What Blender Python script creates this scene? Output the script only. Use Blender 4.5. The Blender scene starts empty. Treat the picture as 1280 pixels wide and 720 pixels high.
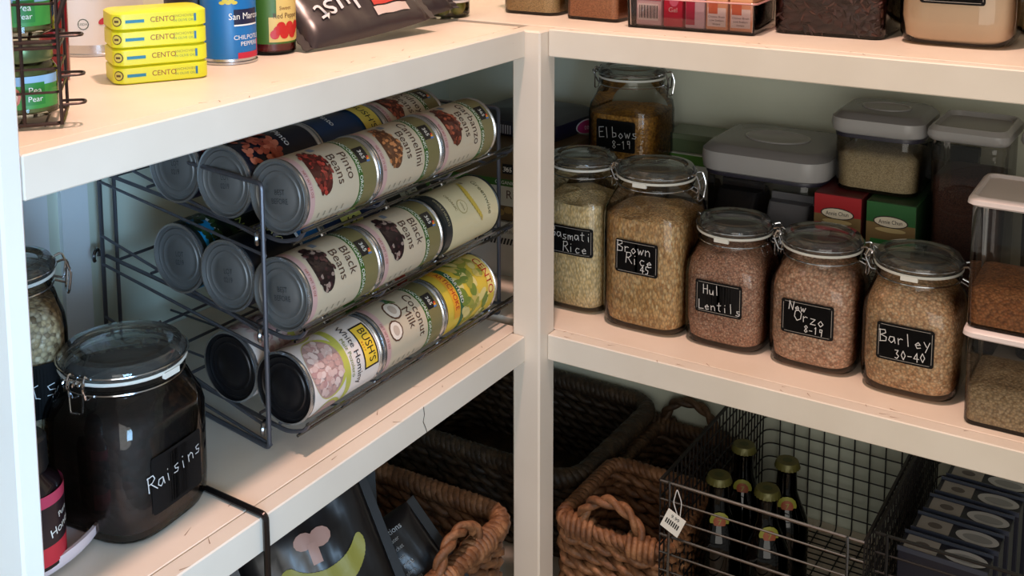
import bpy, math, random
from mathutils import Vector, Matrix
PI = math.pi
random.seed(7)
S = bpy.context.scene
COL = S.collection
# ------------------------------------------------------------ camera
F, PX, PY, YAW, PIT, ROL = 1429.416, 625.929, 13.825, 2.128592, -0.13244, -0.0027008
cam = bpy.data.cameras.new('camera'); camo = bpy.data.objects.new('camera', cam); COL.objects.link(camo)
fw = Vector((math.cos(PIT)*math.cos(YAW), math.cos(PIT)*math.sin(YAW), math.sin(PIT)))
rt = Vector((math.sin(YAW), -math.cos(YAW), 0)); up = rt.cross(fw)
r2 = rt*math.cos(ROL)+up*math.sin(ROL); u2 = -rt*math.sin(ROL)+up*math.cos(ROL)
M4 = Matrix((r2, u2, -fw)).transposed().to_4x4(); M4.translation = Vector((0.683938, -1.17, 0.580899))
camo.matrix_world = M4
cam.sensor_width = 36; cam.lens = F*36/1280
cam.shift_x = (640-PX)/1280; cam.shift_y = (PY-360)/1280
cam.clip_start = 0.02
S.camera = camo
# ------------------------------------------------------------ light and exposure
w = bpy.data.worlds.new('world'); S.world = w; w.use_nodes = True
w.node_tree.nodes['Background'].inputs[0].default_value = (0.98, 0.965, 0.90, 1)
w.node_tree.nodes['Background'].inputs[1].default_value = 0.36
def area(name, loc, target, sx, sy, power, col, shape='RECTANGLE'):
    l = bpy.data.lights.new(name, 'AREA'); l.shape = shape; l.size = sx; l.size_y = sy; l.energy = power; l.color = col
    o = bpy.data.objects.new(name, l); COL.objects.link(o); o.location = loc
    o.rotation_euler = (Vector(target)-Vector(loc)).to_track_quat('-Z', 'Y').to_euler(); return o
area('ceiling_lamp_light', (0.23, -0.41, 1.93), (0.23, -0.41, 0), 0.11, 0.11, 27, (1.0, 0.645, 0.53), 'DISK')
area('doorway_daylight', (1.02, -1.28, 0.28), (-0.05, -0.70, 0.18), 0.35, 0.5, 2.2, (0.34, 0.64, 1.0)).data.spread = math.radians(62)
area('added_front_fill', (1.25, -2.05, 0.25), (0.05, 0.1, 0.05), 1.5, 1.3, 17, (1.0, 0.95, 0.86))  # added soft fill from behind the camera, brightens the shelf interiors
S.view_settings.view_transform = 'Standard'; S.view_settings.look = 'None'
S.view_settings.gamma = 1; S.view_settings.exposure = 0.0; S.view_settings.use_curve_mapping = False
S.cycles.transparent_max_bounces = 32
S.cycles.max_bounces = 8
S.cycles.sample_clamp_indirect = 4
# ------------------------------------------------------------ materials
def lin(c): c /= 255; return c/12.92 if c <= .04045 else ((c+.055)/1.055)**2.4
def L3(c): return tuple(lin(x) for x in c)
MATS = {}
def pm(col, rough=.5, metal=0, spec=.5, name=None):
    k = (tuple(col), rough, metal, spec)
    if k in MATS: return MATS[k]
    m = bpy.data.materials.new(name or 'paint_%d_%d_%d' % tuple(col)); m.use_nodes = True
    b = m.node_tree.nodes['Principled BSDF']
    b.inputs['Base Color'].default_value = (*L3(col), 1); b.inputs['Roughness'].default_value = rough
    b.inputs['Metallic'].default_value = metal; b.inputs['Specular IOR Level'].default_value = spec
    MATS[k] = m; return m
def nodes(name):
    m = bpy.data.materials.new(name); m.use_nodes = True; nt = m.node_tree
    return m, nt, nt.nodes['Principled BSDF'], nt.links.new
def coords(nt, scale=(1, 1, 1), rot=(0, 0, 0), which='Object'):
    tc = nt.nodes.new('ShaderNodeTexCoord'); mp = nt.nodes.new('ShaderNodeMapping')
    mp.inputs['Scale'].default_value = scale; mp.inputs['Rotation'].default_value = rot
    nt.links.new(tc.outputs[which], mp.inputs[0]); return mp.outputs[0]
def noise(nt, vec, scale, detail=3, rough=.5):
    n = nt.nodes.new('ShaderNodeTexNoise'); n.inputs['Scale'].default_value = scale
    n.inputs['Detail'].default_value = detail; n.inputs['Roughness'].default_value = rough
    nt.links.new(vec, n.inputs['Vector']); return n.outputs['Fac']
def ramp(nt, fac, stops):
    r = nt.nodes.new('ShaderNodeValToRGB'); e = r.color_ramp.elements
    while len(e) < len(stops): e.new(.5)
    for i, (p_, c) in enumerate(stops):
        e[i].position = p_; e[i].color = (*L3(c), 1)
    nt.links.new(fac, r.inputs[0]); return r.outputs[0]
def bump(nt, bsdf, h, strength, dist):
    b = nt.nodes.new('ShaderNodeBump'); b.inputs['Strength'].default_value = strength; b.inputs['Distance'].default_value = dist
    nt.links.new(h, b.inputs['Height']); nt.links.new(b.outputs[0], bsdf.inputs['Normal'])
def painted(name, base, dark, chip, scratch=.66, rough=.5, stretch=(6, 6, 6)):
    m, nt, b, ln = nodes(name)
    v = coords(nt, which='Object')
    n1 = noise(nt, v, 7, 4)
    c1 = ramp(nt, n1, [(.3, dark), (.65, base)])
    v2 = coords(nt, stretch)
    n2 = noise(nt, v2, 9, 6, .62)
    mk = nt.nodes.new('ShaderNodeMapRange'); mk.inputs[1].default_value = scratch; mk.inputs[2].default_value = scratch+.05
    ln(n2, mk.inputs[0])
    mx = nt.nodes.new('ShaderNodeMix'); mx.data_type = 'RGBA'; ln(mk.outputs[0], mx.inputs[0]); ln(c1, mx.inputs[6])
    mx.inputs[7].default_value = (*L3(chip), 1); ln(mx.outputs[2], b.inputs['Base Color'])
    b.inputs['Roughness'].default_value = rough
    n3 = noise(nt, v, 120, 3); bump(nt, b, n3, .15, .0006); return m
M_board = painted('shelf_paint', (232, 222, 208), (222, 208, 190), (186, 160, 130), .70, .45, (2.0, 5, 5))
M_rail = painted('rail_paint', (226, 220, 208), (216, 209, 196), (160, 130, 100), .74, .5, (3, 3, 12))
M_post = painted('post_paint', (230, 220, 206), (222, 211, 196), (150, 132, 110), .74, .5, (8, 8, 3))
M_wall = painted('wall_paint', (212, 218, 202), (205, 211, 194), (184, 190, 174), .80, .45, (2, 2, 2))
M_plain = painted('panel_paint', (228, 230, 230), (222, 224, 225), (200, 195, 190), .80, .5)
M_floor = painted('floor_wood', (170, 150, 126), (150, 130, 106), (120, 100, 80), .62, .4, (1, 9, 1))
def glassy(name, centre=(235, 240, 238), edge=(120, 130, 126), gloss=1.0, rough=.015, power=2.2, haze=0):
    m = bpy.data.materials.new(name); m.use_nodes = True; nt = m.node_tree; nt.nodes.clear(); ln = nt.links.new
    o = nt.nodes.new('ShaderNodeOutputMaterial'); t = nt.nodes.new('ShaderNodeBsdfTransparent'); g = nt.nodes.new('ShaderNodeBsdfGlossy')
    g.inputs['Roughness'].default_value = rough
    lw = nt.nodes.new('ShaderNodeLayerWeight'); lw.inputs[0].default_value = .5
    pw = nt.nodes.new('ShaderNodeMath'); pw.operation = 'POWER'; ln(lw.outputs['Facing'], pw.inputs[0]); pw.inputs[1].default_value = power
    mc = nt.nodes.new('ShaderNodeMix'); mc.data_type = 'RGBA'; ln(pw.outputs[0], mc.inputs[0])
    mc.inputs[6].default_value = (*L3(centre), 1); mc.inputs[7].default_value = (*L3(edge), 1); ln(mc.outputs[2], t.inputs[0])
    fr = nt.nodes.new('ShaderNodeFresnel'); fr.inputs[0].default_value = 1.45
    ml = nt.nodes.new('ShaderNodeMath'); ml.operation = 'MULTIPLY'; ln(fr.outputs[0], ml.inputs[0]); ml.inputs[1].default_value = gloss
    mx = nt.nodes.new('ShaderNodeMixShader'); ln(ml.outputs[0], mx.inputs[0]); ln(t.outputs[0], mx.inputs[1]); ln(g.outputs[0], mx.inputs[2])
    out = mx.outputs[0]
    if haze:     # white diffuse mixed in stands for pale reflections on the lids
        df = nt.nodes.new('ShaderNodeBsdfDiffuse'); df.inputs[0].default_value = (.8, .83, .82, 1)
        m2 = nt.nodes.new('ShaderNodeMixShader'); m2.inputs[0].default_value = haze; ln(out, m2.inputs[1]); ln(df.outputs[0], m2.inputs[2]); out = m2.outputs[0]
    ln(out, o.inputs[0]); return m
G_jar = glassy('jar_glass', (248, 247, 244), (110, 118, 114), 1, .015, 3.5)
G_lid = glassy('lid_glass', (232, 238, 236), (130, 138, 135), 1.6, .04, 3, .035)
G_plastic = glassy('clear_plastic', (232, 229, 227), (90, 88, 90), .9, .04)
G_acrylic = glassy('clear_acrylic', (240, 232, 232), (190, 150, 150), 1.0)
G_bottle = glassy('green_glass', (26, 52, 30), (6, 16, 8), 1.0)
def grains(name, cols, scale, stretch=(1, 1, 1), b_str=.7, rough=.6):
    m, nt, b, ln = nodes(name)
    v = coords(nt, stretch, (.4, .3, .2))
    vo = nt.nodes.new('ShaderNodeTexVoronoi'); vo.inputs['Scale'].default_value = scale; ln(v, vo.inputs['Vector'])
    sp = nt.nodes.new('ShaderNodeSeparateColor'); ln(vo.outputs['Color'], sp.inputs[0])
    n = len(cols); c = ramp(nt, sp.outputs[0], [(i/(n-1), q) for i, q in enumerate(cols)])
    d = nt.nodes.new('ShaderNodeMapRange'); d.inputs[1].default_value = .25; d.inputs[2].default_value = .75; d.inputs[3].default_value = 1; d.inputs[4].default_value = .58
    ln(vo.outputs['Distance'], d.inputs[0])
    mx = nt.nodes.new('ShaderNodeMix'); mx.data_type = 'RGBA'; mx.blend_type = 'MULTIPLY'; mx.inputs[0].default_value = 1
    ln(c, mx.inputs[6]); ln(d.outputs[0], mx.inputs[7]); ln(mx.outputs[2], b.inputs['Base Color'])
    b.inputs['Roughness'].default_value = rough
    iv = nt.nodes.new('ShaderNodeMath'); iv.operation = 'SUBTRACT'; iv.inputs[0].default_value = 1; ln(vo.outputs['Distance'], iv.inputs[1])
    bump(nt, b, iv.outputs[0], b_str, .0012); return m
C_basmati = grains('basmati_grains', [(238, 208, 150), (250, 228, 182), (224, 194, 136)], 446, (1, 1, .45))
C_brown = grains('brown_rice_grains', [(222, 170, 110), (242, 200, 142), (194, 142, 86), (248, 216, 164)], 403, (1, 1, .5))
C_lentil = grains('small_brown_grains', [(196, 138, 112), (222, 170, 142), (158, 108, 86), (236, 196, 170)], 489)
C_orzo = grains('orzo_grains', [(228, 172, 142), (246, 200, 170), (192, 138, 110), (252, 216, 190)], 374, (1, .5, 1))
C_barley = grains('barley_grains', [(230, 176, 130), (246, 204, 160), (196, 144, 102), (252, 220, 182)], 360)
C_pasta = grains('elbow_pasta_pieces', [(178, 124, 44), (202, 148, 62), (140, 92, 30)], 300)
C_raisin = grains('raisin_pieces', [(16, 8, 8), (30, 14, 13), (9, 5, 5)], 120, rough=.7, b_str=.5)
C_oats = grains('oat_flakes', [(176, 150, 112), (214, 192, 152), (120, 96, 68), (226, 208, 176)], 260)
C_flour = painted('flour_powder', (232, 204, 176), (222, 190, 160), (214, 180, 150), .7, .9)
C_tan = grains('fine_tan_meal', [(224, 184, 124), (234, 198, 142), (210, 170, 112)], 900, b_str=.2)
C_cocoa = grains('fine_orange_brown_meal', [(212, 140, 96), (224, 154, 108), (200, 128, 86)], 900, b_str=.2)
C_choc = grains('dark_chips', [(52, 28, 24), (78, 44, 38), (34, 18, 16)], 95, (1, 1, 1.6), 1, .4)
C_meal = grains('pale_meal', [(206, 190, 150), (220, 204, 166), (190, 172, 132)], 800, b_str=.3)
C_tallbrown = grains('dark_brown_grounds', [(84, 50, 40), (100, 62, 50), (68, 42, 34)], 700, b_str=.3)
C_sugar = grains('brown_grains', [(184, 112, 62), (206, 138, 84), (146, 92, 52)], 360)
C_beige = grains('beige_grains', [(212, 180, 136), (230, 204, 164), (182, 150, 110)], 374)
C_olive = grains('olive_pieces', [(150, 140, 52), (172, 160, 70), (128, 120, 44)], 60)
C_food = grains('green_puree', [(110, 112, 48), (120, 120, 54)], 60, b_str=.1)
TIN = pm((196, 198, 200), .24, .9, name='tin_plate')
TIN2 = pm((112, 113, 112), .5, .5, name='tin_end')
WIRE = pm((92, 92, 98), .4, .6, name='dark_wire')
BLACKWIRE = pm((22, 21, 22), .45, .2, name='black_coated_wire')
BRONZE = pm((70, 58, 54), .4, .8, name='bronze_wire')
CHROME = pm((190, 190, 192), .15, 1, name='chrome_wire')
STEEL = pm((120, 120, 122), .25, 1, name='steel_wire')
GASK = pm((222, 222, 214), .5, name='white_rubber')
CHALKB = pm((12, 12, 13), .75, 0, .2, name='chalkboard')
CHALK = pm((205, 205, 205), .9, name='chalk')
GREYLID = pm((158, 157, 157), .34, name='grey_plastic')
GREYTOP = pm((118, 117, 118), .25, name='grey_plastic_top')
WHITELID = pm((214, 204, 202), .35, name='white_plastic')
DARKSEAL = pm((40, 38, 52), .4, name='seal_rubber')
def wick(name, cols):
    m, nt, b, ln = nodes(name)
    v = coords(nt, (1, 1, 1)); n = noise(nt, v, 45, 5, .7)
    ln(ramp(nt, n, [(.3, cols[0]), (.5, cols[1]), (.72, cols[2])]), b.inputs['Base Color'])
    b.inputs['Roughness'].default_value = .6
    v2 = coords(nt, (1, 1, 1)); n2 = noise(nt, v2, 420, 2); bump(nt, b, n2, .5, .001); return m
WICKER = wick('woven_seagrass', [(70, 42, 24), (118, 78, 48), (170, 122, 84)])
WICKER_SHADE = wick('shaded_seagrass', [(30, 22, 14), (52, 39, 25), (88, 68, 46)])  # same seagrass, under-shelf shade put into its colour
WICKER_HALFSHADE = wick('half_shaded_seagrass', [(44, 31, 20), (78, 57, 37), (118, 88, 60)])  # same seagrass again, with part of the shade in its colour
# ------------------------------------------------------------ mesh helpers
class MB:
    def __init__(s): s.v = []; s.f = []; s.m = []; s.mats = []
    def mi(s, mat):
        if mat not in s.mats: s.mats.append(mat)
        return s.mats.index(mat)
    def add(s, vs, fs, mat):
        o = len(s.v); k = s.mi(mat); s.v += [tuple(q) for q in vs]
        for f in fs: s.f.append(tuple(i+o for i in f)); s.m.append(k)
    def box(s, a, b, mat, rot=None):
        x0, y0, z0 = a; x1, y1, z1 = b
        vs = [Vector(q) for q in ((x0, y0, z0), (x1, y0, z0), (x1, y1, z0), (x0, y1, z0), (x0, y0, z1), (x1, y0, z1), (x1, y1, z1), (x0, y1, z1))]
        if rot: vs = [rot @ q for q in vs]
        s.add(vs, [(0, 3, 2, 1), (4, 5, 6, 7), (0, 1, 5, 4), (1, 2, 6, 5), (2, 3, 7, 6), (3, 0, 4, 7)], mat)
    def bbox(s, a, b, mat, bev=.002):   # box with chamfered edges
        x0, y0, z0 = a; x1, y1, z1 = b; e = bev
        def ring(z, i): return [(x0+i, y0+e, z), (x0+e, y0+i, z), (x1-e, y0+i, z), (x1-i, y0+e, z), (x1-i, y1-e, z), (x1-e, y1-i, z), (x0+e, y1-i, z), (x0+i, y1-e, z)]
        R = [ring(z0, e*.99), ring(z0+e, 0), ring(z1-e, 0), ring(z1, e*.99)]
        vs = [q for r in R for q in r]; fs = [tuple(range(7, -1, -1)), tuple(range(24, 32))]
        for k in range(3):
            for i in range(8): j = (i+1) % 8; fs.append((k*8+i, k*8+j, k*8+8+j, k*8+8+i))
        s.add(vs, fs, mat)
    def tube(s, pts, r, mat, n=6, closed=False, cap=True):
        P = [Vector(q) for q in pts]; m = len(P); vs = []; fs = []
        nrm = None
        for i in range(m):
            if closed: t = (P[(i+1) % m]-P[i-1])
            else: t = P[min(i+1, m-1)]-P[max(i-1, 0)]
            if t.length < 1e-9: t = Vector((0, 0, 1))
            t.normalize()
            if nrm is None:
                nrm = t.orthogonal().normalized()
            else:
                nrm = nrm-t*nrm.dot(t)
                if nrm.length < 1e-6: nrm = t.orthogonal()
                nrm.normalize()
            bi = t.cross(nrm)
            rr = r[i] if isinstance(r, (list, tuple)) else r
            for k in range(n):
                a = 2*PI*k/n; vs.append(P[i]+(nrm*math.cos(a)+bi*math.sin(a))*rr)
        for i in range(m if closed else m-1):
            j = (i+1) % m
            for k in range(n):
                l = (k+1) % n; fs.append((i*n+k, i*n+l, j*n+l, j*n+k))
        if cap and not closed: fs.append(tuple(range(n-1, -1, -1))); fs.append(tuple(range((m-1)*n, m*n)))
        s.add(vs, fs, mat)
    def rings(s, R, mat, cap0=True, cap1=True):
        n = len(R[0]); vs = [q for r in R for q in r]; fs = []
        for k in range(len(R)-1):
            for i in range(n): j = (i+1) % n; fs.append((k*n+i, k*n+j, k*n+n+j, k*n+n+i))
        if cap0: fs.append(tuple(range(n-1, -1, -1)))
        if cap1: fs.append(tuple(range((len(R)-1)*n, len(R)*n)))
        s.add(vs, fs, mat)
    def lathe(s, prof, mat, n=40, cx=0, cy=0, cap0=False, cap1=False):
        s.rings([[(cx+r*math.cos(2*PI*i/n), cy+r*math.sin(2*PI*i/n), z) for i in range(n)] for r, z in prof], mat, cap0, cap1)
    def build(s, name, parent=None, smooth=True, kind=None, angle=40):
        me = bpy.data.meshes.new(name); me.from_pydata(s.v, [], s.f)
        for m in s.mats: me.materials.append(m)
        me.polygons.foreach_set('material_index', s.m)
        me.polygons.foreach_set('use_smooth', [smooth]*len(s.f)); me.update()
        if smooth: me.set_sharp_from_angle(angle=math.radians(angle))
        o = bpy.data.objects.new(name, me); COL.objects.link(o)
        if parent: o.parent = parent
        if kind: o['kind'] = kind
        return o
def thing(name, label, cat, loc=(0, 0, 0), rot=(0, 0, 0), group=None):
    o = bpy.data.objects.new(name, None); COL.objects.link(o); o.empty_display_size = .02
    o.location = loc; o.rotation_euler = rot; o['label'] = label; o['category'] = cat
    if group: o['group'] = group
    return o
def dup(root, loc, label, rot=None, group=None):
    r = root.copy(); COL.objects.link(r); r.location = loc; r['label'] = label
    if rot: r.rotation_euler = rot
    if group: r['group'] = group
    for ch in list(root.children):
        c = ch.copy(); COL.objects.link(c); c.parent = r
        for g in list(ch.children):
            d = g.copy(); COL.objects.link(d); d.parent = c
    return r
def struct(o): o['kind'] = 'structure'; return o
def sq(s_, n, z, seg=48, sy=None):
    sy = sy or s_; out = []
    for i in range(seg):
        a = 2*PI*i/seg; c, q = math.cos(a), math.sin(a)
        r = (abs(c)**n+abs(q)**n)**(-1/n); out.append((s_*r*c, sy*r*q, z))
    return out
def rrect(x0, x1, y0, y1, r, z, seg=6):
    out = []
    for cx, cy, a0 in ((x1-r, y0+r, -PI/2), (x1-r, y1-r, 0), (x0+r, y1-r, PI/2), (x0+r, y0+r, PI)):
        for i in range(seg+1): a = a0+PI/2*i/seg; out.append((cx+r*math.cos(a), cy+r*math.sin(a), z))
    return out
def roundpath(pts, r, seg=4):
    P = [Vector(q) for q in pts]; out = [P[0]]
    for i in range(1, len(P)-1):
        a = (P[i-1]-P[i]); b = (P[i+1]-P[i]); d = min(r, a.length*.45, b.length*.45)
        A = P[i]+a.normalized()*d; B = P[i]+b.normalized()*d
        for k in range(seg+1): t = k/seg; out.append(A*(1-t)**2+P[i]*2*t*(1-t)+B*t*t)
    out.append(P[-1]); return out
# ------------------------------------------------------------ printing: flat shapes mapped onto surfaces
_tc = {}
def textmesh(txt):
    if txt in _tc: return _tc[txt]
    c = bpy.data.curves.new('t', 'FONT'); c.body = txt; c.size = 1; c.align_x = 'CENTER'; c.align_y = 'CENTER'; c.resolution_u = 3
    o = bpy.data.objects.new('t', c); me = o.to_mesh()
    r = ([(v.co.x, v.co.y) for v in me.vertices], [tuple(p_.vertices) for p_ in me.polygons])
    o.to_mesh_clear(); bpy.data.objects.remove(o); bpy.data.curves.remove(c); _tc[txt] = r; return r
GL = {  # handwritten strokes on a 1 x 1 cell
 'R': [[(.1, 0), (.15, 1)], [(.1, .95), (.5, 1), (.6, .75), (.4, .55), (.12, .5)], [(.3, .5), (.7, 0)]],
 'B': [[(.1, 0), (.1, 1)], [(.0, .95), (.5, 1), (.55, .75), (.15, .55), (.6, .4), (.55, .08), (.05, 0)]],
 'O': [[(.35, 1), (.1, .8), (.05, .35), (.3, 0), (.6, .2), (.65, .7), (.35, 1)]],
 'E': [[(.6, 1), (.1, .95), (.1, 0), (.6, .05)], [(.1, .5), (.5, .55)]], 'F': [[(.65, 1), (.1, .95), (.1, 0)], [(.1, .5), (.5, .55)]],
 'H': [[(.1, 1), (.1, 0)], [(.55, 1), (.55, 0)], [(.1, .5), (.55, .55)]], 'L': [[(.1, 1), (.1, 0), (.6, .05)]],
 'N': [[(.05, 0), (.1, 1), (.5, 0), (.6, 1)]],
 'a': [[(.5, .5), (.2, .5), (.1, .2), (.3, 0), (.5, .2), (.52, .5), (.6, 0)]], 'i': [[(.25, .5), (.28, 0)], [(.27, .75), (.29, .8)]],
 's': [[(.5, .5), (.2, .48), (.25, .28), (.5, .2), (.4, 0), (.1, .05)]], 'n': [[(.1, .5), (.12, 0)], [(.12, .35), (.35, .5), (.5, .35), (.52, 0)]],
 'm': [[(.05, .5), (.07, 0)], [(.07, .4), (.25, .5), (.32, .05), (.35, .4), (.55, .5), (.6, 0)]],
 't': [[(.3, .9), (.28, .1), (.45, 0)], [(.1, .6), (.5, .65)]], 'l': [[(.2, 1), (.25, 0)]], 'b': [[(.15, 1), (.15, 0), (.5, .1), (.5, .4), (.18, .45)]],
 'o': [[(.3, .5), (.1, .25), (.3, 0), (.52, .25), (.3, .5)]], 'w': [[(.05, .5), (.18, 0), (.3, .4), (.42, 0), (.6, .5)]],
 'r': [[(.15, .5), (.18, 0)], [(.17, .35), (.35, .5), (.5, .45)]], 'c': [[(.5, .45), (.25, .5), (.1, .25), (.25, 0), (.5, .08)]],
 'e': [[(.12, .25), (.5, .3), (.35, .5), (.12, .3), (.25, 0), (.52, .08)]], 'z': [[(.1, .5), (.5, .5), (.1, 0), (.55, .02)]],
 'y': [[(.1, .5), (.3, .1)], [(.55, .5), (.2, -.35)]], 'u': [[(.1, .5), (.15, .05), (.4, .05), (.5, .5), (.52, 0)]],
 'd': [[(.5, 1), (.5, 0), (.2, .02), (.1, .3), (.45, .45)]], 'h': [[(.1, 1), (.12, 0)], [(.12, .35), (.4, .5), (.5, 0)]],
 '0': [[(.3, 1), (.08, .5), (.3, 0), (.52, .5), (.3, 1)]], '1': [[(.15, .8), (.3, 1), (.3, 0)]], '2': [[(.1, .8), (.3, 1), (.5, .75), (.1, 0), (.55, 0)]],
 '3': [[(.1, .95), (.45, .95), (.25, .55), (.5, .3), (.3, 0), (.08, .1)]], '4': [[(.4, 0), (.4, 1), (.05, .35), (.6, .35)]], '5': [[(.5, 1), (.15, 1), (.12, .6), (.45, .5), (.4, .05), (.1, 0)]],
 '6': [[(.5, 1), (.15, .5), (.15, .1), (.4, 0), (.5, .3), (.15, .45)]], '8': [[(.3, .5), (.5, .8), (.3, 1), (.1, .8), (.5, .2), (.3, 0), (.1, .2), (.3, .5)]],
 '9': [[(.5, .6), (.2, .55), (.2, .95), (.5, .95), (.45, 0)]], '-': [[(.1, .4), (.5, .42)]], ' ': []}
class Print:
    def __init__(s, fn, mb=None): s.fn = fn; s.mb = mb or MB(); s.step = .004
    def rect(s, u0, v0, u1, v1, mat, h, flip=False):
        n = max(1, int(abs(u1-u0)/s.step+.5)); nv = max(1, int(abs(v1-v0)/.02+.5)) if getattr(s, 'vs', 0) == 0 else max(1, int(abs(v1-v0)/s.vs+.5))
        vs = []; fs = []
        for i in range(n+1):
            for j in range(nv+1): vs.append(s.fn(u0+(u1-u0)*i/n, v0+(v1-v0)*j/nv, h))
        for i in range(n):
            for j in range(nv): a = i*(nv+1)+j; fs.append((a, a+nv+1, a+nv+2, a+1))
        s.mb.add(vs, fs, mat)
    def ell(s, u, v, a, b, mat, h, rot=0, n=12):
        c, q = math.cos(rot), math.sin(rot)
        if max(a, b) <= .005:
            vs = [s.fn(u, v, h)]; fs = []
            for i in range(n):
                t = 2*PI*i/n; x, y = a*math.cos(t), b*math.sin(t); vs.append(s.fn(u+x*c-y*q, v+x*q+y*c, h)); fs.append((0, i+1, (i+1) % n+1))
        else:
            k = max(6, int(2*a/.0035)); vs = []; fs = []
            for i in range(k+1):
                t = PI*i/k; x = -a*math.cos(t); y = b*math.sin(t)
                for yy in (-y, 0, y): vs.append(s.fn(u+x*c-yy*q, v+x*q+yy*c, h))
            for i in range(k):
                for j in (0, 1): fs.append((i*3+j, i*3+3+j, i*3+4+j, i*3+1+j))
        s.mb.add(vs, fs, mat)
    def poly(s, pts, mat, h):
        s.mb.add([s.fn(u, v, h) for u, v in pts], [tuple(range(len(pts)))], mat)
    def text(s, txt, u, v, size, mat, h, rot=0, sx=1, shear=0):
        vs, fs = textmesh(txt); c, q = math.cos(rot), math.sin(rot)
        s.mb.add([s.fn(u+(x*sx+y*shear)*size*c-y*size*q, v+(x*sx+y*shear)*size*q+y*size*c, h) for x, y in vs], fs, mat)
    def hand(s, txt, u, v, size, mat, h, rot=0, wid=.0007, adv=.68, seed=1):
        rnd = random.Random(seed); c, q = math.cos(rot), math.sin(rot); x0 = -len(txt)*adv/2
        for ch in txt:
            dy = rnd.uniform(-.08, .08)
            for st in GL.get(ch, []):
                pts = [((x0+x)*size, (y-.4+dy)*size) for x, y in st]
                pts = [(u+x*c-y*q, v+x*q+y*c) for x, y in pts]
                for (ax, ay), (bx, by) in zip(pts, pts[1:]):
                    d = Vector((bx-ax, by-ay))
                    if d.length < 1e-6: continue
                    d.normalize(); nx, ny = -d.y*wid/2, d.x*wid/2; ex, ey = d.x*wid*.3, d.y*wid*.3
                    s.mb.add([s.fn(ax-ex-nx, ay-ey-ny, h), s.fn(bx+ex-nx, by+ey-ny, h), s.fn(bx+ex+nx, by+ey+ny, h), s.fn(ax-ex+nx, ay-ey+ny, h)], [(0, 1, 2, 3)], mat)
            x0 += adv
    def build(s, name, parent): return s.mb.build(name, parent, smooth=True, angle=180)
def cylmap(r, a0, cx=0, cy=0, z0=0):
    def fn(u, v, h): a = a0+u/r; return (cx+(r+h)*math.cos(a), cy+(r+h)*math.sin(a), z0+v)
    return fn
def planemap(o, ex, ey, n=None):
    o, ex, ey = Vector(o), Vector(ex).normalized(), Vector(ey).normalized(); nn = ex.cross(ey)
    def fn(u, v, h): return o+ex*u+ey*v+nn*h
    return fn
# ------------------------------------------------------------ the setting
ZU, ZB = .380, -.380; TH = .033
def wallbox(name, a, b, m): mb = MB(); mb.box(a, b, m); return struct(mb.build(name, smooth=False))
wallbox('floor', (-.44, -2.4, -.87), (1.6, .44, -.85), M_floor)
wallbox('wall_left', (-.44, -2.4, -.85), (-.40, .40, 2.0), M_wall)
wallbox('wall_back', (-.44, .40, -.85), (1.6, .44, 2.0), M_wall)
wallbox('ceiling', (-.44, -2.4, 2.0), (1.6, .44, 2.04), M_plain)
mb = MB(); mb.box((-.40, -.376, .0), (-.394, -.340, .346), M_plain); mb.box((-.40, -.47, .0), (-.392, -.395, .346), M_plain)
struct(mb.build('trim_1', smooth=False))
def shelf(label, z, kind, y0=-.695, x1=1.45, th=TH):
    t = thing('pantry_shelf', label, 'shelf', ((-.2, -.15, z) if kind == 'L' else (.6, .2, z)))
    ox, oy = t.location.x, t.location.y
    b = MB(); r = MB()
    if kind == 'L':
        b.bbox((-.399-ox, y0-oy, -.019), (-.0205-ox, .0-oy, 0), M_board, .0008)
        r.bbox((-.0195-ox, y0-oy, -th), (0-ox, -.0195-oy, .0), M_rail, .0012)
        b.build('shelf_board', t, False); r.build('front_rail', t, False)
        # paint crack in the rail
        if z == 0:
            k = Print(planemap((0-ox+.0001, -.236-oy, -.016), (0, 1, 0), (0, 0, 1)))
            pts = [(.003, .0155), (.0045, .006), (.002, -.001), (.006, -.009), (.009, -.0165)]
            for (a, c), (d, e) in zip(pts, pts[1:]): k.poly([(a, c), (a+.0011, c), (d+.0011, e), (d, e)], pm((70, 52, 40), .9), .0002)
            k.build('paint_crack', t)
        q = Print(planemap((-ox, -oy, 0), (0, 1, 0), (-1, 0, 0)))
        rr = random.Random(3 if z else 5)
        for i in range(13):   # knife nicks and scuffs on the top
            u, v, a, L_ = rr.uniform(-.66, -.04), rr.uniform(.002, .04), rr.uniform(-1, 1), rr.uniform(.005, .014)
            d = Vector((math.cos(a), math.sin(a)))*L_; n_ = Vector((-d.y, d.x)).normalized()*.0004
            q.poly([(u-n_.x, v-n_.y), (u+d.x, v+d.y), (u+n_.x, v+n_.y)], pm((128, 96, 70), .9), .0003)
        q.build('scuff_mark', t)['kind'] = 'stuff'
    else:
        b.bbox((-.399-ox, .0205-oy, -.019), (x1-ox, .399-oy, 0), M_board, .0008)
        r.bbox((.0205-ox, 0-oy, -th), (x1-ox, .0195-oy, 0), M_rail, .0012)
        b.build('shelf_board', t, False); r.build('front_rail', t, False)
        q = Print(planemap((-ox, -oy, 0), (1, 0, 0), (0, 1, 0)))
        rr = random.Random(8 if z else 9)
        for i in range(16):
            u, v, a, L_ = rr.uniform(.03, .7), rr.uniform(.002, .03), rr.uniform(-1.2, 1.2), rr.uniform(.004, .012)
            d = Vector((math.cos(a), math.sin(a)))*L_; n_ = Vector((-d.y, d.x)).normalized()*.0004
            q.poly([(u-n_.x, v-n_.y), (u+d.x, v+d.y), (u+n_.x, v+n_.y)], pm((140, 96, 74), .9), .0003)
        q.build('scuff_mark', t)['kind'] = 'stuff'
    return t
shelf('cream painted left shelf holding the yellow tins and brown bag, upper level', ZU, 'L')
shelf('cream painted back shelf holding flour jar and chips, upper level', ZU, 'R')
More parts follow.
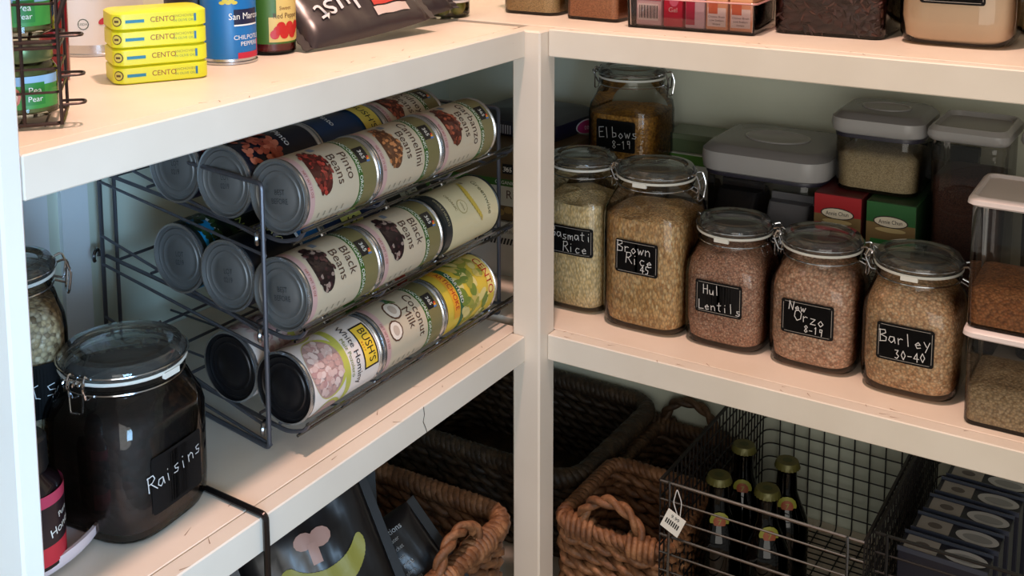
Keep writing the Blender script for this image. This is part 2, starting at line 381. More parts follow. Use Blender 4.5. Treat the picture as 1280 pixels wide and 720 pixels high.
shelf('cream painted left shelf under the wire can rack with cracked front rail', 0, 'L')
shelf('cream painted back shelf under the row of labelled grain jars', 0, 'R')
shelf('lowest left shelf under the seagrass basket of food bags', ZB, 'L')
shelf('lowest back shelf under the black mesh bins', ZB, 'R')
mb = MB(); mb.bbox((-.0185, -.019, -.85), (.0200, .0185, ZU-.0005), M_post, .0022)
o = mb.build('corner_post', smooth=False); o['label'] = 'cream painted square post in the inner corner between both shelf runs'; o['category'] = 'post'
mb = MB(); mb.bbox((-.399, -.714, -.85), (.001, -.696, 1.6), M_plain, .002)
o = mb.build('end_panel', smooth=False); o['label'] = 'bright white upright end panel at the left edge of the shelves'; o['category'] = 'panel'
# ------------------------------------------------------------ clamp lid jars
def fido(label, x, y, z, w_, h, yaw, fill, cmat, text=None, tsize=.011, lz=None, lw=.056, lh=.040, border=True, n=4.2, trot=0, lid=.44, seed=1, off=0, group='clamp lid jars of dry goods', clasp=(0, PI), label_name=True):
    t = thing('clamp_jar', label, 'jar', (x, y, z), (0, 0, yaw), group)
    s_ = w_/2; R = lid*w_; k = h-.052       # shoulder start height
    b = MB()
    prof = [(0, s_*.80, n), (.003, s_*.92, n), (.012, s_*.985, n), (.03, s_, n), (k-.012, s_, n), (k, s_*.975, n-.4), (k+.010, s_*.90, 3), (k+.018, R*.98, 2.3), (k+.023, R*.93, 2), (k+.028, R*.93, 2), (k+.030, R*.985, 2), (k+.034, R*.985, 2)]
    b.rings([sq(a, m, zz) for zz, a, m in prof], G_jar, True, False)
    b.build('glass_body', t)
    g = MB(); zz = k+.0345
    g.lathe([(R*.90, zz), (R*1.0, zz), (R*1.02, zz+.0015), (R*1.0, zz+.003), (R*.90, zz+.003)], GASK, 40)
    if seed % 3 == 0 or clasp[0]:
        a = -PI/2
        g.box((-.009, -R*1.03, zz-.0035), (.009, -R*.96, zz+.002), GASK)
    g.build('gasket', t)
    l = MB(); z0 = zz+.0032
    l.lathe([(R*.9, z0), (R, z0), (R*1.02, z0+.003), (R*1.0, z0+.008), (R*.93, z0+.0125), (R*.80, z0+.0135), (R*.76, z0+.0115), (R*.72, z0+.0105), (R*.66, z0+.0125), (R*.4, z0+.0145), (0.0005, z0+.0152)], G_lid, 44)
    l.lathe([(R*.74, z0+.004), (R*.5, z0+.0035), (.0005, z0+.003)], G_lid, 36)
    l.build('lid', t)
    wv = MB()
    wv.tube([((R*1.035)*math.cos(2*PI*i/40), (R*1.035)*math.sin(2*PI*i/40), z0+.0045) for i in range(40)], .0009, CHROME, 5, closed=True)
    wv.build('wire_bail', t); wv = MB()
    wv.tube([((R*.965)*math.cos(2*PI*i/40), (R*.965)*math.sin(2*PI*i/40), k+.0255) for i in range(40)], .0009, CHROME, 5, closed=True)
    wv.build('neck_wire', t)
    for ci, a in enumerate(clasp):
        c_ = MB(); ex = Vector((math.cos(a), math.sin(a), 0)); ey = Vector((-math.sin(a), math.cos(a), 0)); up_ = Vector((0, 0, 1))
        P = lambda r, q, u: ex*r+ey*q+up_*u
        zt = z0+.006
        if ci == 0:   # lever loop
            c_.tube(roundpath([P(R*1.03, -.009, zt), P(R+.008, -.010, zt+.002), P(R+.013, -.010, zt-.012), P(R+.010, -.009, zt-.032), P(R+.010, .009, zt-.032), P(R+.013, .010, zt-.012), P(R+.008, .010, zt+.002), P(R*1.03, .009, zt)], .004), .0011, CHROME, 6)
            c_.tube(roundpath([P(R*.98, -.006, k+.026), P(R+.009, -.007, k+.022), P(R+.011, -.006, zt-.004), P(R+.011, .006, zt-.004), P(R+.009, .007, k+.022), P(R*.98, .006, k+.026)], .003), .0011, CHROME, 6)
        else:         # hinge with small coils
            c_.tube(roundpath([P(R*1.03, -.007, zt), P(R+.006, -.008, zt+.003), P(R+.010, -.008, zt-.006), P(R+.004, -.007, k+.024), P(R*.97, -.006, k+.024)], .003), .0011, CHROME, 6)
            c_.tube(roundpath([P(R*1.03, .007, zt), P(R+.006, .008, zt+.003), P(R+.010, .008, zt-.006), P(R+.004, .007, k+.024), P(R*.97, .006, k+.024)], .003), .0011, CHROME, 6)
            c_.tube([P(R+.008+.0028*math.cos(i*.9), -.011+.0013*i*.55, zt-.004+.0028*math.sin(i*.9)) for i in range(30)], .0008, CHROME, 5)
            c_.tube(roundpath([P(R+.008, -.008, zt-.006), P(R+.009, -.006, zt-.030), P(R+.009, .006, zt-.030), P(R+.008, .008, zt-.006)], .003), .0009, CHROME, 5)
        c_.build('clasp', t)
    # contents
    c = MB(); e = .0032; rings = [sq(s_*.80-e, n, .004), sq(s_*.94-e, n, .009), sq(s_-e, n, .03)]
    m = s_
    zs = [z_ for z_ in (.05, .07, .09, .11, .13, .15, .17, .19, .21) if z_ < min(fill, k-.014)-.01]
    for z_ in zs: rings.append(sq(s_-e, n, z_))
    def size_at(z_):
        for (za, a, ma), (zb, bb, mb_) in zip(prof, prof[1:]):
            if za <= z_ <= zb: f = (z_-za)/(zb-za+1e-9); return a+(bb-a)*f, ma+(mb_-ma)*f
        return R*.93, 2
    if fill > k-.014:
        rings.append(sq(s_-e, n, k-.013))
        for f in (.5, 1): z_ = (k-.013)+(fill-(k-.013))*f; a, ma = size_at(z_); rings.append(sq(a-e, ma, z_))
    else: rings.append(sq(s_-e, n, fill))
    a, ma = size_at(min(fill, k+.02)); rnd = random.Random(seed)
    ph = rnd.uniform(0, 6)
    for f, dz in ((.8, .003), (.5, .006), (.2, .008), (.02, .0085)):
        rings.append([(px_, py_, pz_+dz+(.004*math.sin(math.atan2(py_, px_)*1+ph)+.0022*math.sin(math.atan2(py_, px_)*5+ph))*f) for px_, py_, pz_ in sq((a-e)*f, 2+(ma-2)*f, fill)])
    c.rings(rings, cmat); c.build('contents', t, angle=80)
    if text is not None:
        lz = lz if lz is not None else (k*.55)
        def fn(u, v, hh):
            u += off; q = min(abs(u)/s_, .999); return (u, -(s_*(1-q**n)**(1/n))-hh, lz+v)
        p = Print(fn); p.step = .003
        p.rect(-lw/2+.003, -lh/2, lw/2-.003, lh/2, CHALKB, .0006); p.rect(-lw/2, -lh/2+.003, lw/2, lh/2-.003, CHALKB, .0006)
        for su in (-1, 1):
            for sv in (-1, 1): p.ell(su*(lw/2-.003), sv*(lh/2-.003), .003, .003, CHALKB, .0006)
        if border:
            e2 = .0022; W, H = lw/2-e2, lh/2-e2; bw = .0005; CB = pm((150, 146, 140), .8)
            p.rect(-W+.002, H-bw, W-.002, H, CB, .0009); p.rect(-W+.002, -H, W-.002, -H+bw, CB, .0009)
            p.rect(-W, -H+.002, -W+bw, H-.002, CB, .0009); p.rect(W-bw, -H+.002, W, H-.002, CB, .0009)
        lo = p.build('chalkboard_label', t)
        q = Print(fn)
        for i, (s__, u, v, sc) in enumerate(text): q.hand(s__, u, v, tsize*sc, CHALK, .0011, trot, .0008, seed=seed+i)
        q.build('chalk_lettering', lo)
    return t
fido('tall clamp jar of pale rice beside the corner post, label half hidden by it', .004, .124, 0, .098, .202, 0, .142, C_basmati, [('Basmati', .002, .007, 1), ('Rice', .008, -.009, 1.05)], .0125, .096, .064, .038, seed=2, off=.006)
fido('tall clamp jar of brown rice with a small chalkboard label reading Brown Rice', .111, .116, 0, .112, .204, 0, .142, C_brown, [('Brown', -.003, .011, .95), ('Rice', .004, -.002, .95), ('45', .012, -.014, .65)], .0145, .096, .057, .042, trot=-.03, seed=3)
fido('clamp jar of fine reddish brown grains between brown rice jar and orzo jar', .2155, .116, 0, .102, .152, 0, .113, C_lentil, [('Hul', -.008, .009, .9), ('Lentils', .002, -.011, .9)], .0125, .064, .058, .040, trot=.02, seed=4, clasp=(.25, PI-.3))
fido('clamp jar of orzo labelled Orzo, standing left of the barley jar', .3225, .114, 0, .103, .152, 0, .112, C_orzo, [('New', -.011, .012, .8), ('Orzo', .003, .001, 1.05), ('8-19', .008, -.012, .65)], .0125, .063, .060, .040, trot=-.04, seed=5)
fido('clamp jar of barley labelled Barley, at the right end of the front jar row', .432, .105, 0, .105, .152, 0, .116, C_barley, [('Barley', .0, .005, 1.1), ('30-40', .006, -.012, .8)], .0122, .062, .060, .042, trot=.05, seed=6)
fido('tall clamp jar of golden elbow pasta behind the pale rice jar under the upper shelf', -.006, .29, 0, .106, .290, 0, .225, C_pasta, [('Elbows', .004, .004, 1.1), ('8-19', .010, -.012, .8)], .0135, .197, .060, .044, border=False, trot=.06, seed=7, lid=.45)
fido('squat clamp jar full of dark raisins, Raisins chalked on it, left of the can rack', -.113, -.528, 0, .118, .158, PI/2+.12, .108, C_raisin, [('Raisins', -.003, .006, 1.0)], .0140, .050, .062, .052, border=False, n=3.6, trot=.12, lid=.46, seed=9, clasp=(.35, PI+.1), off=-.002)
fido('tall clamp jar of oats with black label, half hidden by the left end panel', -.216, -.572, 0, .100, .228, PI/2-.5, .185, C_oats, [('Oats', .010, .0, 1.3)], .0150, .118, .080, .050, border=False, trot=.2, seed=10, clasp=(0, PI))
# ------------------------------------------------------------ wire can rack
RK = (-.2, -.19, 0)
rack = thing('can_rack', 'dark wire three tier can rack on the left shelf full of food cans', 'rack', RK)
def rel(pts, o=RK): return [(a-o[0], b-o[1], c-o[2]) for a, b, c in pts]
XB, XF, YN, YF = -.374, -.076, -.387, .018
ZR = .272
for yy in (YN, YF):
    XF = -.076 if yy == YN else -.061
    b = MB(); yb = yy+.05 if yy == YN else yy-.02
    b.tube(rel(roundpath([(XB, yb-.002, .0025), (XF, yy, .0025), (XF, yy, ZR), (XB, yb-.002, ZR), (XB, yb-.002, .0025)], .006)), .0025, WIRE, 8)
    b.tube(rel([(XB, yb+.018, .003), (XB, yb+.018, ZR)]), .0022, WIRE, 8)
    b.build('side_frame', rack)
XF = -.076
b = MB(); b.tube(rel([(XB, -.12, ZR-.002), (-.10, -.105, ZR-.002)]), .0022, WIRE, 8); b.build('cross_bar', rack)
b = MB(); b.tube(rel([(XB, YN+.05, ZR), (XB, YF-.02, ZR)]), .0022, WIRE, 8); b.build('top_rail', rack)
TZ = (.024, .121, .219)     # height of the wires under the front row
for ti, z in enumerate(TZ):
    b = MB(); sl = .045      # rise to the back
    zf = lambda x: z-.0022+(-.065-x)*sl
    lx = (-.345, -.285, -.225, -.165, -.105, -.075)
    yn = lambda x: -.376-(x+.05)*.125
    for x in lx: b.tube(rel([(x, yn(x), zf(x)), (x, .012, zf(x))]), .0018, WIRE, 6)
    for q, yy in enumerate((-.375, -.31, -.245, -.18, -.115, -.05, .012) if ti == 0 else (-.375, -.25, -.125, .012)):
        thick = .0022 if q == 0 or yy > 0 else .0014; yb_ = yn(-.372) if q == 0 else yy
        b.tube(rel(roundpath([(-.372, yb_, zf(-.372)-.0028), (-.062, yy, zf(-.05)-.0030), (-.040, yy, z+.001), (-.0335, yy, z+.0105)], .01)), thick, WIRE, 6)
    b.build('wire_shelf', rack)
    l = MB()
    l.tube(rel([(-.0335, -.379, z+.0105), (-.0335, .014, z+.0105)]), .0018, STEEL, 6); l.build('front_lip', rack)
    l = MB(); l.tube(rel([(-.046, -.379, z-.0042), (-.046, .014, z-.0042)]), .0016, STEEL, 6); l.build('front_lip', rack)
    for yy, sg in ((YN, 1), (YF, -1)):
        r_ = MB(); r_.tube(rel([(XB, yy+.05*(sg > 0)-.003*sg, zf(XB)+.022), (XF, yy+.0028*sg, zf(XF)-.002)]), .0016, WIRE, 6); r_.build('side_rail', rack); r_ = MB()
        r_.tube(rel([(XB, yy+.05*(sg > 0)-.003*sg, zf(XB)-.012), (XF, yy+.0028*sg, zf(XF)-.030+.012)]), .0016, WIRE, 6); r_.build('side_rail', rack)
    for (x, y_, s_) in ((XB+.004, -.372+.035, 1), (XF-.002, YN+.010, 1)):
        zc = zf(x)+.002; hk = MB()
        hk.tube(rel([(x+.003*math.cos(a), y_-.014-.006*math.cos(a*1.0), zc+.007*math.sin(a)) for a in [PI*i/8 for i in range(-2, 10)]]), .0022, STEEL, 6); hk.build('hook', rack)
# ------------------------------------------------------------ food cans
CREAM, OLIVET, GREENB = pm((196, 182, 158), .45), pm((122, 114, 74), .45), pm((56, 98, 34), .45)
WHT, BLK, REDC, NAVY = pm((236, 234, 226), .5), pm((18, 18, 20), .5), pm((178, 32, 30), .45), pm((16, 40, 72), .4)
PINK = pm((196, 160, 156), .5); BROWNT = pm((74, 46, 34), .6)
def canbody(t, r, h, endmat=TIN2, bodymat=TIN):
    b = MB(); n = 44
    b.lathe([(r-.0022, 0), (r, .0006), (r, .0024), (r-.0015, .0034), (r-.0016, .006), (r-.0014, h-.006), (r-.0015, h-.0034), (r, h-.0024), (r, h-.0006), (r-.0022, h)], bodymat, n)
    for z0, s_ in ((0, 1), (h, -1)):
        Z = lambda d: z0+s_*d
        b.lathe([(r-.0022, Z(0)), (r-.0032, Z(.0038)), (r*.86, Z(.0040)), (r*.83, Z(.0026)), (r*.79, Z(.0038)), (r*.69, Z(.0038)), (r*.66, Z(.0028)), (r*.62, Z(.0036)), (r*.50, Z(.0036)), (r*.47, Z(.0028)), (.0005, Z(.0030))], endmat, n)
    b.build('tin_body', t)
    return b
def endprint(t, r, lines=('BEST', 'BEFORE')):
    p = Print(lambda u, v, h: (u, -v, .0026-h)); q = pm((58, 60, 62), .6)
    for i, s_ in enumerate(lines): p.text(s_, 0, .004-.009*i, .0078, q, .0006, .12, .8)
    p.build('stamped_code', t)
def wf_label(t, r, h, title, beans, badge=True, a0=-PI/4):
    p = Print(cylmap(r-.0009, a0, 0, 0, 0)); C_ = PI*r
    p.rect(-C_, .005, C_, .079, CREAM, 0); p.rect(-C_, .079, C_, .086, GREENB, 0); p.rect(-C_, .086, C_, h-.005, OLIVET, 0)
    p.rect(-C_, .005, C_, .012, PINK, .0002)
    for q in (-.030, 0, .032):
        p.text('ORGANIC', q+.004, .0825, .0062, WHT, .0004, 0, 1.05)
    p.rect(-.008, .0865, .010, .102, BLK, .0004); p.text('365', .001, .094, .0075, WHT, .0006)
    for i, c in enumerate(((210, 60, 40), (230, 150, 40), (80, 120, 180))): p.rect(.0045+i*.002, .099-i*.001, .0065+i*.002, .102, pm(c, .5), .0005)
    for i, s_ in enumerate(title): p.text(s_, .006, .0685-.0150*i, .0158, BROWNT, .0004, 0, .92)
    rnd = random.Random(hash(title[0]) % 97 if False else len(title[0])*7+len(beans[0]))
    if beans[0] == 'coco':
        for (u, v, a) in ((-.010, .038, .0125), (.012, .026, .0115)):
            p.ell(u, v, a, a*.95, pm((90, 58, 40), .6), .0003); p.ell(u, v, a*.84, a*.78, pm((226, 214, 200), .5), .00045); p.ell(u, v, a*.5, a*.42, pm((190, 172, 156), .5), .0006)
        for a in (-.6, 0, .6): p.ell(-.022, .044+a*.004, .008, .0015, GREENB, .0004, a)
    else:
        cols = [pm(c, .4) for c in beans[1:]]
        p.ell(.002, .030, .026, .013, pm(beans[2], .5), .0003)
        for i in range(90):
            tt = rnd.uniform(-1, 1); u = tt*.026; v = .030+rnd.uniform(-1, 1)*.0125*math.sqrt(1-tt*tt)+.003*math.cos(tt*3)
            p.ell(u, v, rnd.uniform(.0024, .0034), rnd.uniform(.0016, .0022), rnd.choice(cols), .0004+i*.000008, rnd.uniform(0, 3), 7)
    if badge: p.rect(-.030, .040, -.022, .047, pm((120, 132, 148), .5), .0004)
    p.text('NET WT 15 OZ', .012, .0085, .0042, pm((150, 60, 50), .5), .0004)
    for u in (.045, .055, .065, .075):
        for v in range(5): p.rect(u, .02+.009*v, u+.006, .022+.009*v, pm((150, 140, 120), .6), .0004)
    p.build('paper_label', t)
def beany(col, dark): return ('b', col, dark, tuple(min(255, int(c*1.35)) for c in col), tuple(int(c*.7) for c in col))
RED_B = beany((130, 44, 36), (74, 24, 20)); TAN_B = beany((150, 98, 60), (96, 58, 36)); BLK_B = ('b', (58, 30, 34), (30, 16, 20), (150, 130, 120), (36, 18, 22), (80, 44, 46), (24, 12, 14)); GARB = beany((128, 62, 42), (80, 34, 24))
CR = .0375; CH = .112
ROWX = (-.0655, -.1395, -.2125)
def zc(ti, row): return TZ[ti]+CR+.001+(.0038*row if ti < 3 else 0)
def lay(name_label, ti, row, y, h=CH, r=CR, roll=0, cat='can', group='food cans lying in the wire rack'):
    x = ROWX[row]
    return thing('food_can', name_label, cat, (x, y, zc(ti, row)-(CR-r)), (-PI/2, roll, 0), group)
y0 = -.376
def wfcan(label, ti, row, y, title, beans, a0=-PI/4, code=True):
    t = lay(label, ti, row, y); canbody(t, CR, CH)
    if code: endprint(t, CR)
    wf_label(t, CR, CH, title, beans, a0=a0); return t
wfcan('can of pinto beans, nearest can of the rack\'s top front row', 0+2, 0, y0, ('Pinto', 'Beans'), RED_B)
wfcan('can of cannellini beans, middle of the rack\'s top front row', 2, 0, y0+.1128, ('Cannellini', 'Beans'), TAN_B)
wfcan('can of garbanzo beans, far end of the rack\'s top front row', 2, 0, y0+.2256, ('Garbanzo', 'Beans'), GARB)
wfcan('can of black beans, nearest can of the rack\'s middle front row', 1, 0, y0, ('Black', 'Beans'), BLK_B)
wfcan('second can of black beans, behind the nearest one in the middle front row', 1, 0, y0+.1128, ('Black', 'Beans'), BLK_B, -PI/4+.06)
wfcan('can of coconut milk lying between the hominy can and the artichoke can', 0, 0, y0+.1150, ('Coconut', 'Milk'), ('coco',))
wfcan('can of kidney beans, far end of the second row on the top tier', 2, 1, y0+.2256, ('Kidney', 'Beans'), GARB, -PI/2+.35)
# other labels
def can(label, ti, row, y, h=CH, r=CR, end=TIN2, **k):
    t = lay(label, ti, row, y, h, r); canbody(t, r, h, end, k.get('body', TIN)); return t
# hominy
BLKEND = pm((24, 23, 25), .35, .3, name='black_can_end')
t = can('can of white hominy with black end, nearest in the rack\'s bottom front row', 0, 0, y0, end=BLKEND)
p = Print(cylmap(CR-.0009, -PI/4+.22)); C_ = PI*CR
YG = pm((186, 184, 84), .45); HOMB = pm((176, 142, 134), .5); YEL = pm((236, 196, 60), .45)
p.rect(-C_, .005, C_, CH-.005, pm((226, 214, 206), .45), 0)
p.rect(-C_, .052, C_, .060, YG, .0002)
for u in (.0, -.070, .070): p.ell(u, .031, .034, .0255, YG, .0003); p.ell(u, .0285, .032, .0230, HOMB, .0005)
rnd = random.Random(4)
for i in range(110):
    a, q = rnd.uniform(0, 2*PI), math.sqrt(rnd.random()); p.ell(.029*q*math.cos(a), 0.0285+.020*q*math.sin(a), rnd.uniform(.003, .0045), .0032, pm(rnd.choice(((206, 176, 168), (190, 152, 144), (216, 192, 184), (178, 138, 134))), .5), .0006+i*.000008, a, 7)
p.rect(-.021, .084, .023, .103, YEL, .0003); p.rect(-.023, .082, -.021, .105, BLK, .0003); p.rect(.023, .082, .025, .105, BLK, .0003); p.rect(-.022, .082, .024, .084, BLK, .0003); p.rect(-.022, .103, .024, .105, BLK, .0003)
p.text("BUSH'S", .001, .0945, .0145, BLK, .0006, 0, .82); p.text('B E S T', .001, .0865, .0035, REDC, .0006)
p.text('White Hominy', .002, .0735, .0112, pm((40, 40, 50), .5), .0006); p.text('Maiz Pozolero', .004, .0640, .0072, pm((120, 130, 60), .5), .0006)
p.build('paper_label', t)
# artichoke
t = can('yellow can of artichoke hearts at the far end of the bottom front row', 0, 0, y0+.2290, h=.108)
p = Print(cylmap(CR-.0009, -PI/4)); YL = pm((212, 184, 62), .45)
p.rect(-C_, .005, C_, .103, YL, 0); p.rect(-C_, .030, C_, .038, pm((40, 96, 60), .5), .0002)
rnd = random.Random(9)
for i in range(120):
    u, v = rnd.uniform(-C_*.8, C_*.6), rnd.uniform(.040, .088); p.ell(u, v, rnd.uniform(.005, .011), rnd.uniform(.004, .006), pm(rnd.choice(((196, 178, 96), (150, 150, 60), (110, 130, 50), (214, 200, 130))), .5), .0002+i*.000004, rnd.uniform(0, 3), 8)
for i in range(26):
    a = -1.1+2.2*i/25; p.rect(-.03+.06*i/26, .086+.006*math.cos(a*1.4), -.03+.06*(i+1)/26, .103, pm((226, 206, 120), .5), .0008)
p.text('CENTO', .006, .0935, .015, REDC, .0011, 0, .95); p.rect(-.035, .017, .037, .0285, pm((226, 160, 44), .5), .0006)
p.text('ARTICHOKE', .001, .0228, .0105, REDC, .0009, 0, .9); p.text('QUARTERED', .002, .034, .0072, WHT, .0009)
p.build('paper_label', t)
# coconut cream
t = can('pale can with a banana drawing, far end of the rack\'s middle front row', 1, 0, y0+.2285, h=.117, end=BLKEND, body=pm((40, 44, 44), .35, .5))
p = Print(cylmap(CR-.0009, -PI/4)); PL = pm((208, 198, 160), .45)
p.rect(-C_, .004, C_, .016, pm((36, 42, 44), .4), 0); p.rect(-C_, .016, C_, .113, PL, 0)
p.text('Greenwise', .004, .094, .0105, pm((96, 92, 56), .5), .0004, 0, 1.05)
for i in range(14):
    tt = i/13; p.ell(-.024+.052*tt, .074-.010*math.sin(PI*tt)+.003*tt, .004, .0044*math.sin(PI*(.12+.8*tt)), pm((196, 172, 70), .5), .0004+i*.00001, -.1, 8)
for i in range(12): tt = i/11; p.rect(-.026+.052*tt, .0705-.010*math.sin(PI*tt)+.003*tt, -.022+.052*tt, .0712-.010*math.sin(PI*tt)+.003*tt, pm((110, 92, 40), .5), .0007)
p.ell(-.024, .078, .003, .0012, BROWNT, .0008, .6)
p.ell(.006, .045, .009, .009, pm((170, 158, 110), .5), .0004); p.ell(.006, .045, .0078, .0078, PL, .0006); p.text('USDA', .006, .045, .0042, pm((110, 100, 70), .5), .0009)
p.text('ORGANIC', -.004, .032, .0055, pm((130, 118, 80), .5), .0005); p.text('WHOLE HEARTS', .002, .0100, .0050, pm((170, 166, 130), .5), .0004)
p.build('paper_label', t)
# second rows
def simple(label, ti, row, y, base, bands=(), texts=(), beans=None, a0=-1.1, end=TIN2, badge=None, code=False):
    t = can(label, ti, row, y, end=end); p = Print(cylmap(CR-.0009, a0)); p.rect(-C_, .005, C_, CH-.005, pm(base, .4), 0)
    for i, (v0, v1, c) in enumerate(bands): p.rect(-C_, v0, C_, v1, pm(c, .45), .0002+.0001*i)
    if beans:
        rnd = random.Random(ti*5+row); cols = [pm(c, .35) for c in beans]
        for i in range(170):
            p.ell(rnd.uniform(-.05, .05), .010+rnd.random()**.8*.044, rnd.uniform(.0038, .0052), rnd.uniform(.0026, .0034), rnd.choice(cols), .0005+i*.000008, rnd.uniform(0, 3), 8)
    if badge: u0, v0, u1, v1, c = badge; p.rect(u0, v0, u1, v1, pm(c, .5), .0024)
    for s_, u, v, sz, c in texts: p.text(s_, u, v, sz, pm(c, .5), .0027)
    p.build('paper_label', t)
    if code: endprint(t, CR, ('LOT', '0219'))
    return t
simple('can with glossy red beans on a navy label, nearest of the top tier second row', 2, 1, y0+.001, (14, 18, 34), (), (('Pinto', -.006, .066, .012, (220, 220, 220)),), ((160, 72, 50), (182, 92, 66), (140, 56, 40), (196, 112, 84)), a0=-.95, code=True)
simple('navy blue can with a yellow badge, middle of the top tier second row', 2, 1, y0+.1140, (18, 48, 82), ((.070, .106, (22, 60, 96)),), (("BUSH'S", .004, .088, .013, (20, 20, 20)), ('Pinto', -.004, .030, .011, (220, 220, 215))), None, a0=-1.15, badge=(-.030, .074, .034, .102, (214, 190, 80)))
simple('can with dark purple beans label, nearest of the rack\'s top back row', 2, 2, y0+.003, (26, 16, 26), (), (('Kidney', 0, .070, .011, (210, 200, 170)),), ((96, 34, 48), (120, 48, 62), (74, 24, 36)), a0=-1.2, code=True)
simple('dark green can lying behind the navy can in the rack\'s top back row', 2, 2, y0+.1165, (24, 32, 24), ((.078, .088, (120, 120, 70)),), (('Beans', 0, .055, .012, (200, 196, 170)),), None, a0=-1.2)
simple('can with a blue and black label, nearest of the middle tier second row', 1, 1, y0+.001, (12, 14, 20), ((.078, .106, (24, 96, 150)), (.074, .078, (220, 220, 220))), (('NAVY', 0, .050, .012, (190, 180, 120)),), None, code=True, badge=(-.03, .03, -.008, .062, (196, 186, 120)))
simple('yellow badge can lettered in black, middle of the middle tier second row', 1, 1, y0+.1140, (24, 44, 76), (), (("BUSH'S", .0, .046, .020, (16, 16, 16)), ('NAVY', .0, .092, .012, (200, 210, 220))), None, a0=-.55, badge=(-.040, .030, .040, .064, (208, 204, 110)))
simple('black bean can with grey print, far end of the middle tier second row', 1, 1, y0+.2256, (40, 40, 36), ((.030, .062, (186, 184, 160)), (.082, .090, (62, 110, 40))), (('Black', 0, .052, .012, (40, 40, 40)), ('Beans', 0, .040, .012, (40, 40, 40)), ('ORGANIC', .01, .086, .0062, (220, 220, 210))), None, a0=-.55)
simple('can with a bright blue shoulder band, nearest of the middle tier back row', 1, 2, y0+.004, (20, 26, 22), ((.010, .030, (28, 128, 176)), (.030, .034, (220, 220, 220))), (('GREEN', 0, .062, .013, (170, 180, 90)),), ((40, 60, 34), (54, 76, 40), (28, 40, 24)), a0=-1.2, code=True)
simple('second hominy can with black end, nearest of the bottom tier second row', 0, 1, y0+.001, (214, 200, 190), ((.050, .064, (186, 184, 84)),), (('Hominy', 0, .072, .012, (40, 40, 50)),), ((206, 176, 168), (190, 152, 144), (178, 138, 134)), a0=-.9, end=BLKEND)
simple('can with yellow badge beyond the second hominy can on the bottom tier', 0, 1, y0+.1150, (196, 190, 150), ((.030, .050, (80, 120, 50)),), (("BUSH'S", 0, .076, .017, (16, 16, 16)),), None, a0=-.6, badge=(-.036, .062, .036, .092, (224, 196, 70)))
simple('red and white can at the far end of the bottom tier second row', 0, 1, y0+.2300, (206, 196, 176), ((.010, .030, (180, 60, 44)), (.090, .1, (60, 60, 60))), (('40% All', 0, .060, .013, (40, 40, 40)),), None, a0=-.55)
# ------------------------------------------------------------ lidded plastic containers
def lidbox(label, cx, cy, z, sx, sy, h, lidh, lidmat, topmat, fills, yaw=0, button=True, r=.02, taper=.94, over=.004, bodymat=None, ghost=True):
    global lastthing
    t = thing('lidded_container', label, 'container', (cx, cy, z), (0, 0, yaw), 'plastic lidded containers on the back shelf')
    lastthing = t.name; X, Y = sx/2, sy/2; b = MB(); hb = h-lidh
    R_ = lambda f, zz, e=0: rrect(-X*f+e, X*f-e, -Y*f+e, Y*f-e, r*f, zz)
    b.rings([R_(taper*.97, 0), R_(taper, .003), R_(.97, hb-.012), R_(.97, hb), R_(.955, hb+.002)], bodymat or G_plastic, True, False)
    b.build('clear_body', t)
    if button:
        s_ = MB(); s_.rings([R_(.985, hb-.001), R_(.99, hb+.0025), R_(.985, hb+.004)], DARKSEAL); s_.build('seal_ring', t)
    l = MB(); o_ = over
    l.rings([R_(1, hb+.004), R_(1.0+o_/X*.6, hb+.006), R_(1.0+o_/X, hb+lidh*.45), R_(1.0+o_/X*.8, hb+lidh*.75)], lidmat, True, False)
    if button:
        l.rings([R_(1.0+o_/X*.8, hb+lidh*.75), R_(.93, hb+lidh*.97), R_(.88, hb+lidh)], topmat, False, True)
    else:
        l.rings([R_(1.0+o_/X*.8, hb+lidh*.75), R_(.975, hb+lidh), R_(.93, hb+lidh), R_(.90, hb+lidh*.72)], lidmat, False, True)
    l.build('lid', t)
    if button:
        q = MB(); a = min(X, Y)*.46
        q.lathe([(a, hb+lidh-.0004), (a, hb+lidh+.0016), (a*.93, hb+lidh+.0020), (a*.88, hb+lidh+.0006), (.0005, hb+lidh+.0005)], GREYLID if topmat == GREYTOP else topmat, 32)
        o = q.build('push_button', t)
        if X > Y*1.2 or True: o.scale = (1.25*X/max(X, Y)*1.0, 1.0, 1)
    z0 = .004
    for i, (top, m) in enumerate(fills):
        c = MB(); e = .0022; f0 = taper+(.97-taper)*z0/hb; f1 = taper+(.97-taper)*top/hb
        rings = [R_(f0, z0, e), R_(f1, top, e)]
        rnd = random.Random(i+int(cx*1000))
        for f, dz in ((.7, .004), (.4, .007), (.05, .008)):
            rings.append([(x*f, y*f, top+dz+rnd.uniform(-.0006, .0006)) for x, y, _ in R_(f1, top, e)])
        c.rings(rings, m); c.build('contents', t, angle=80); z0 = top+.0005
    return t
PAPERGREY = pm((160, 164, 174), .6); DKPACK = pm((36, 36, 42), .45)
big = lidbox('large grey lidded square container holding dark and silver packets, right of the elbow pasta jar', .210, .285, 0, .162, .150, .212, .040, GREYLID, GREYTOP, [], r=.03)
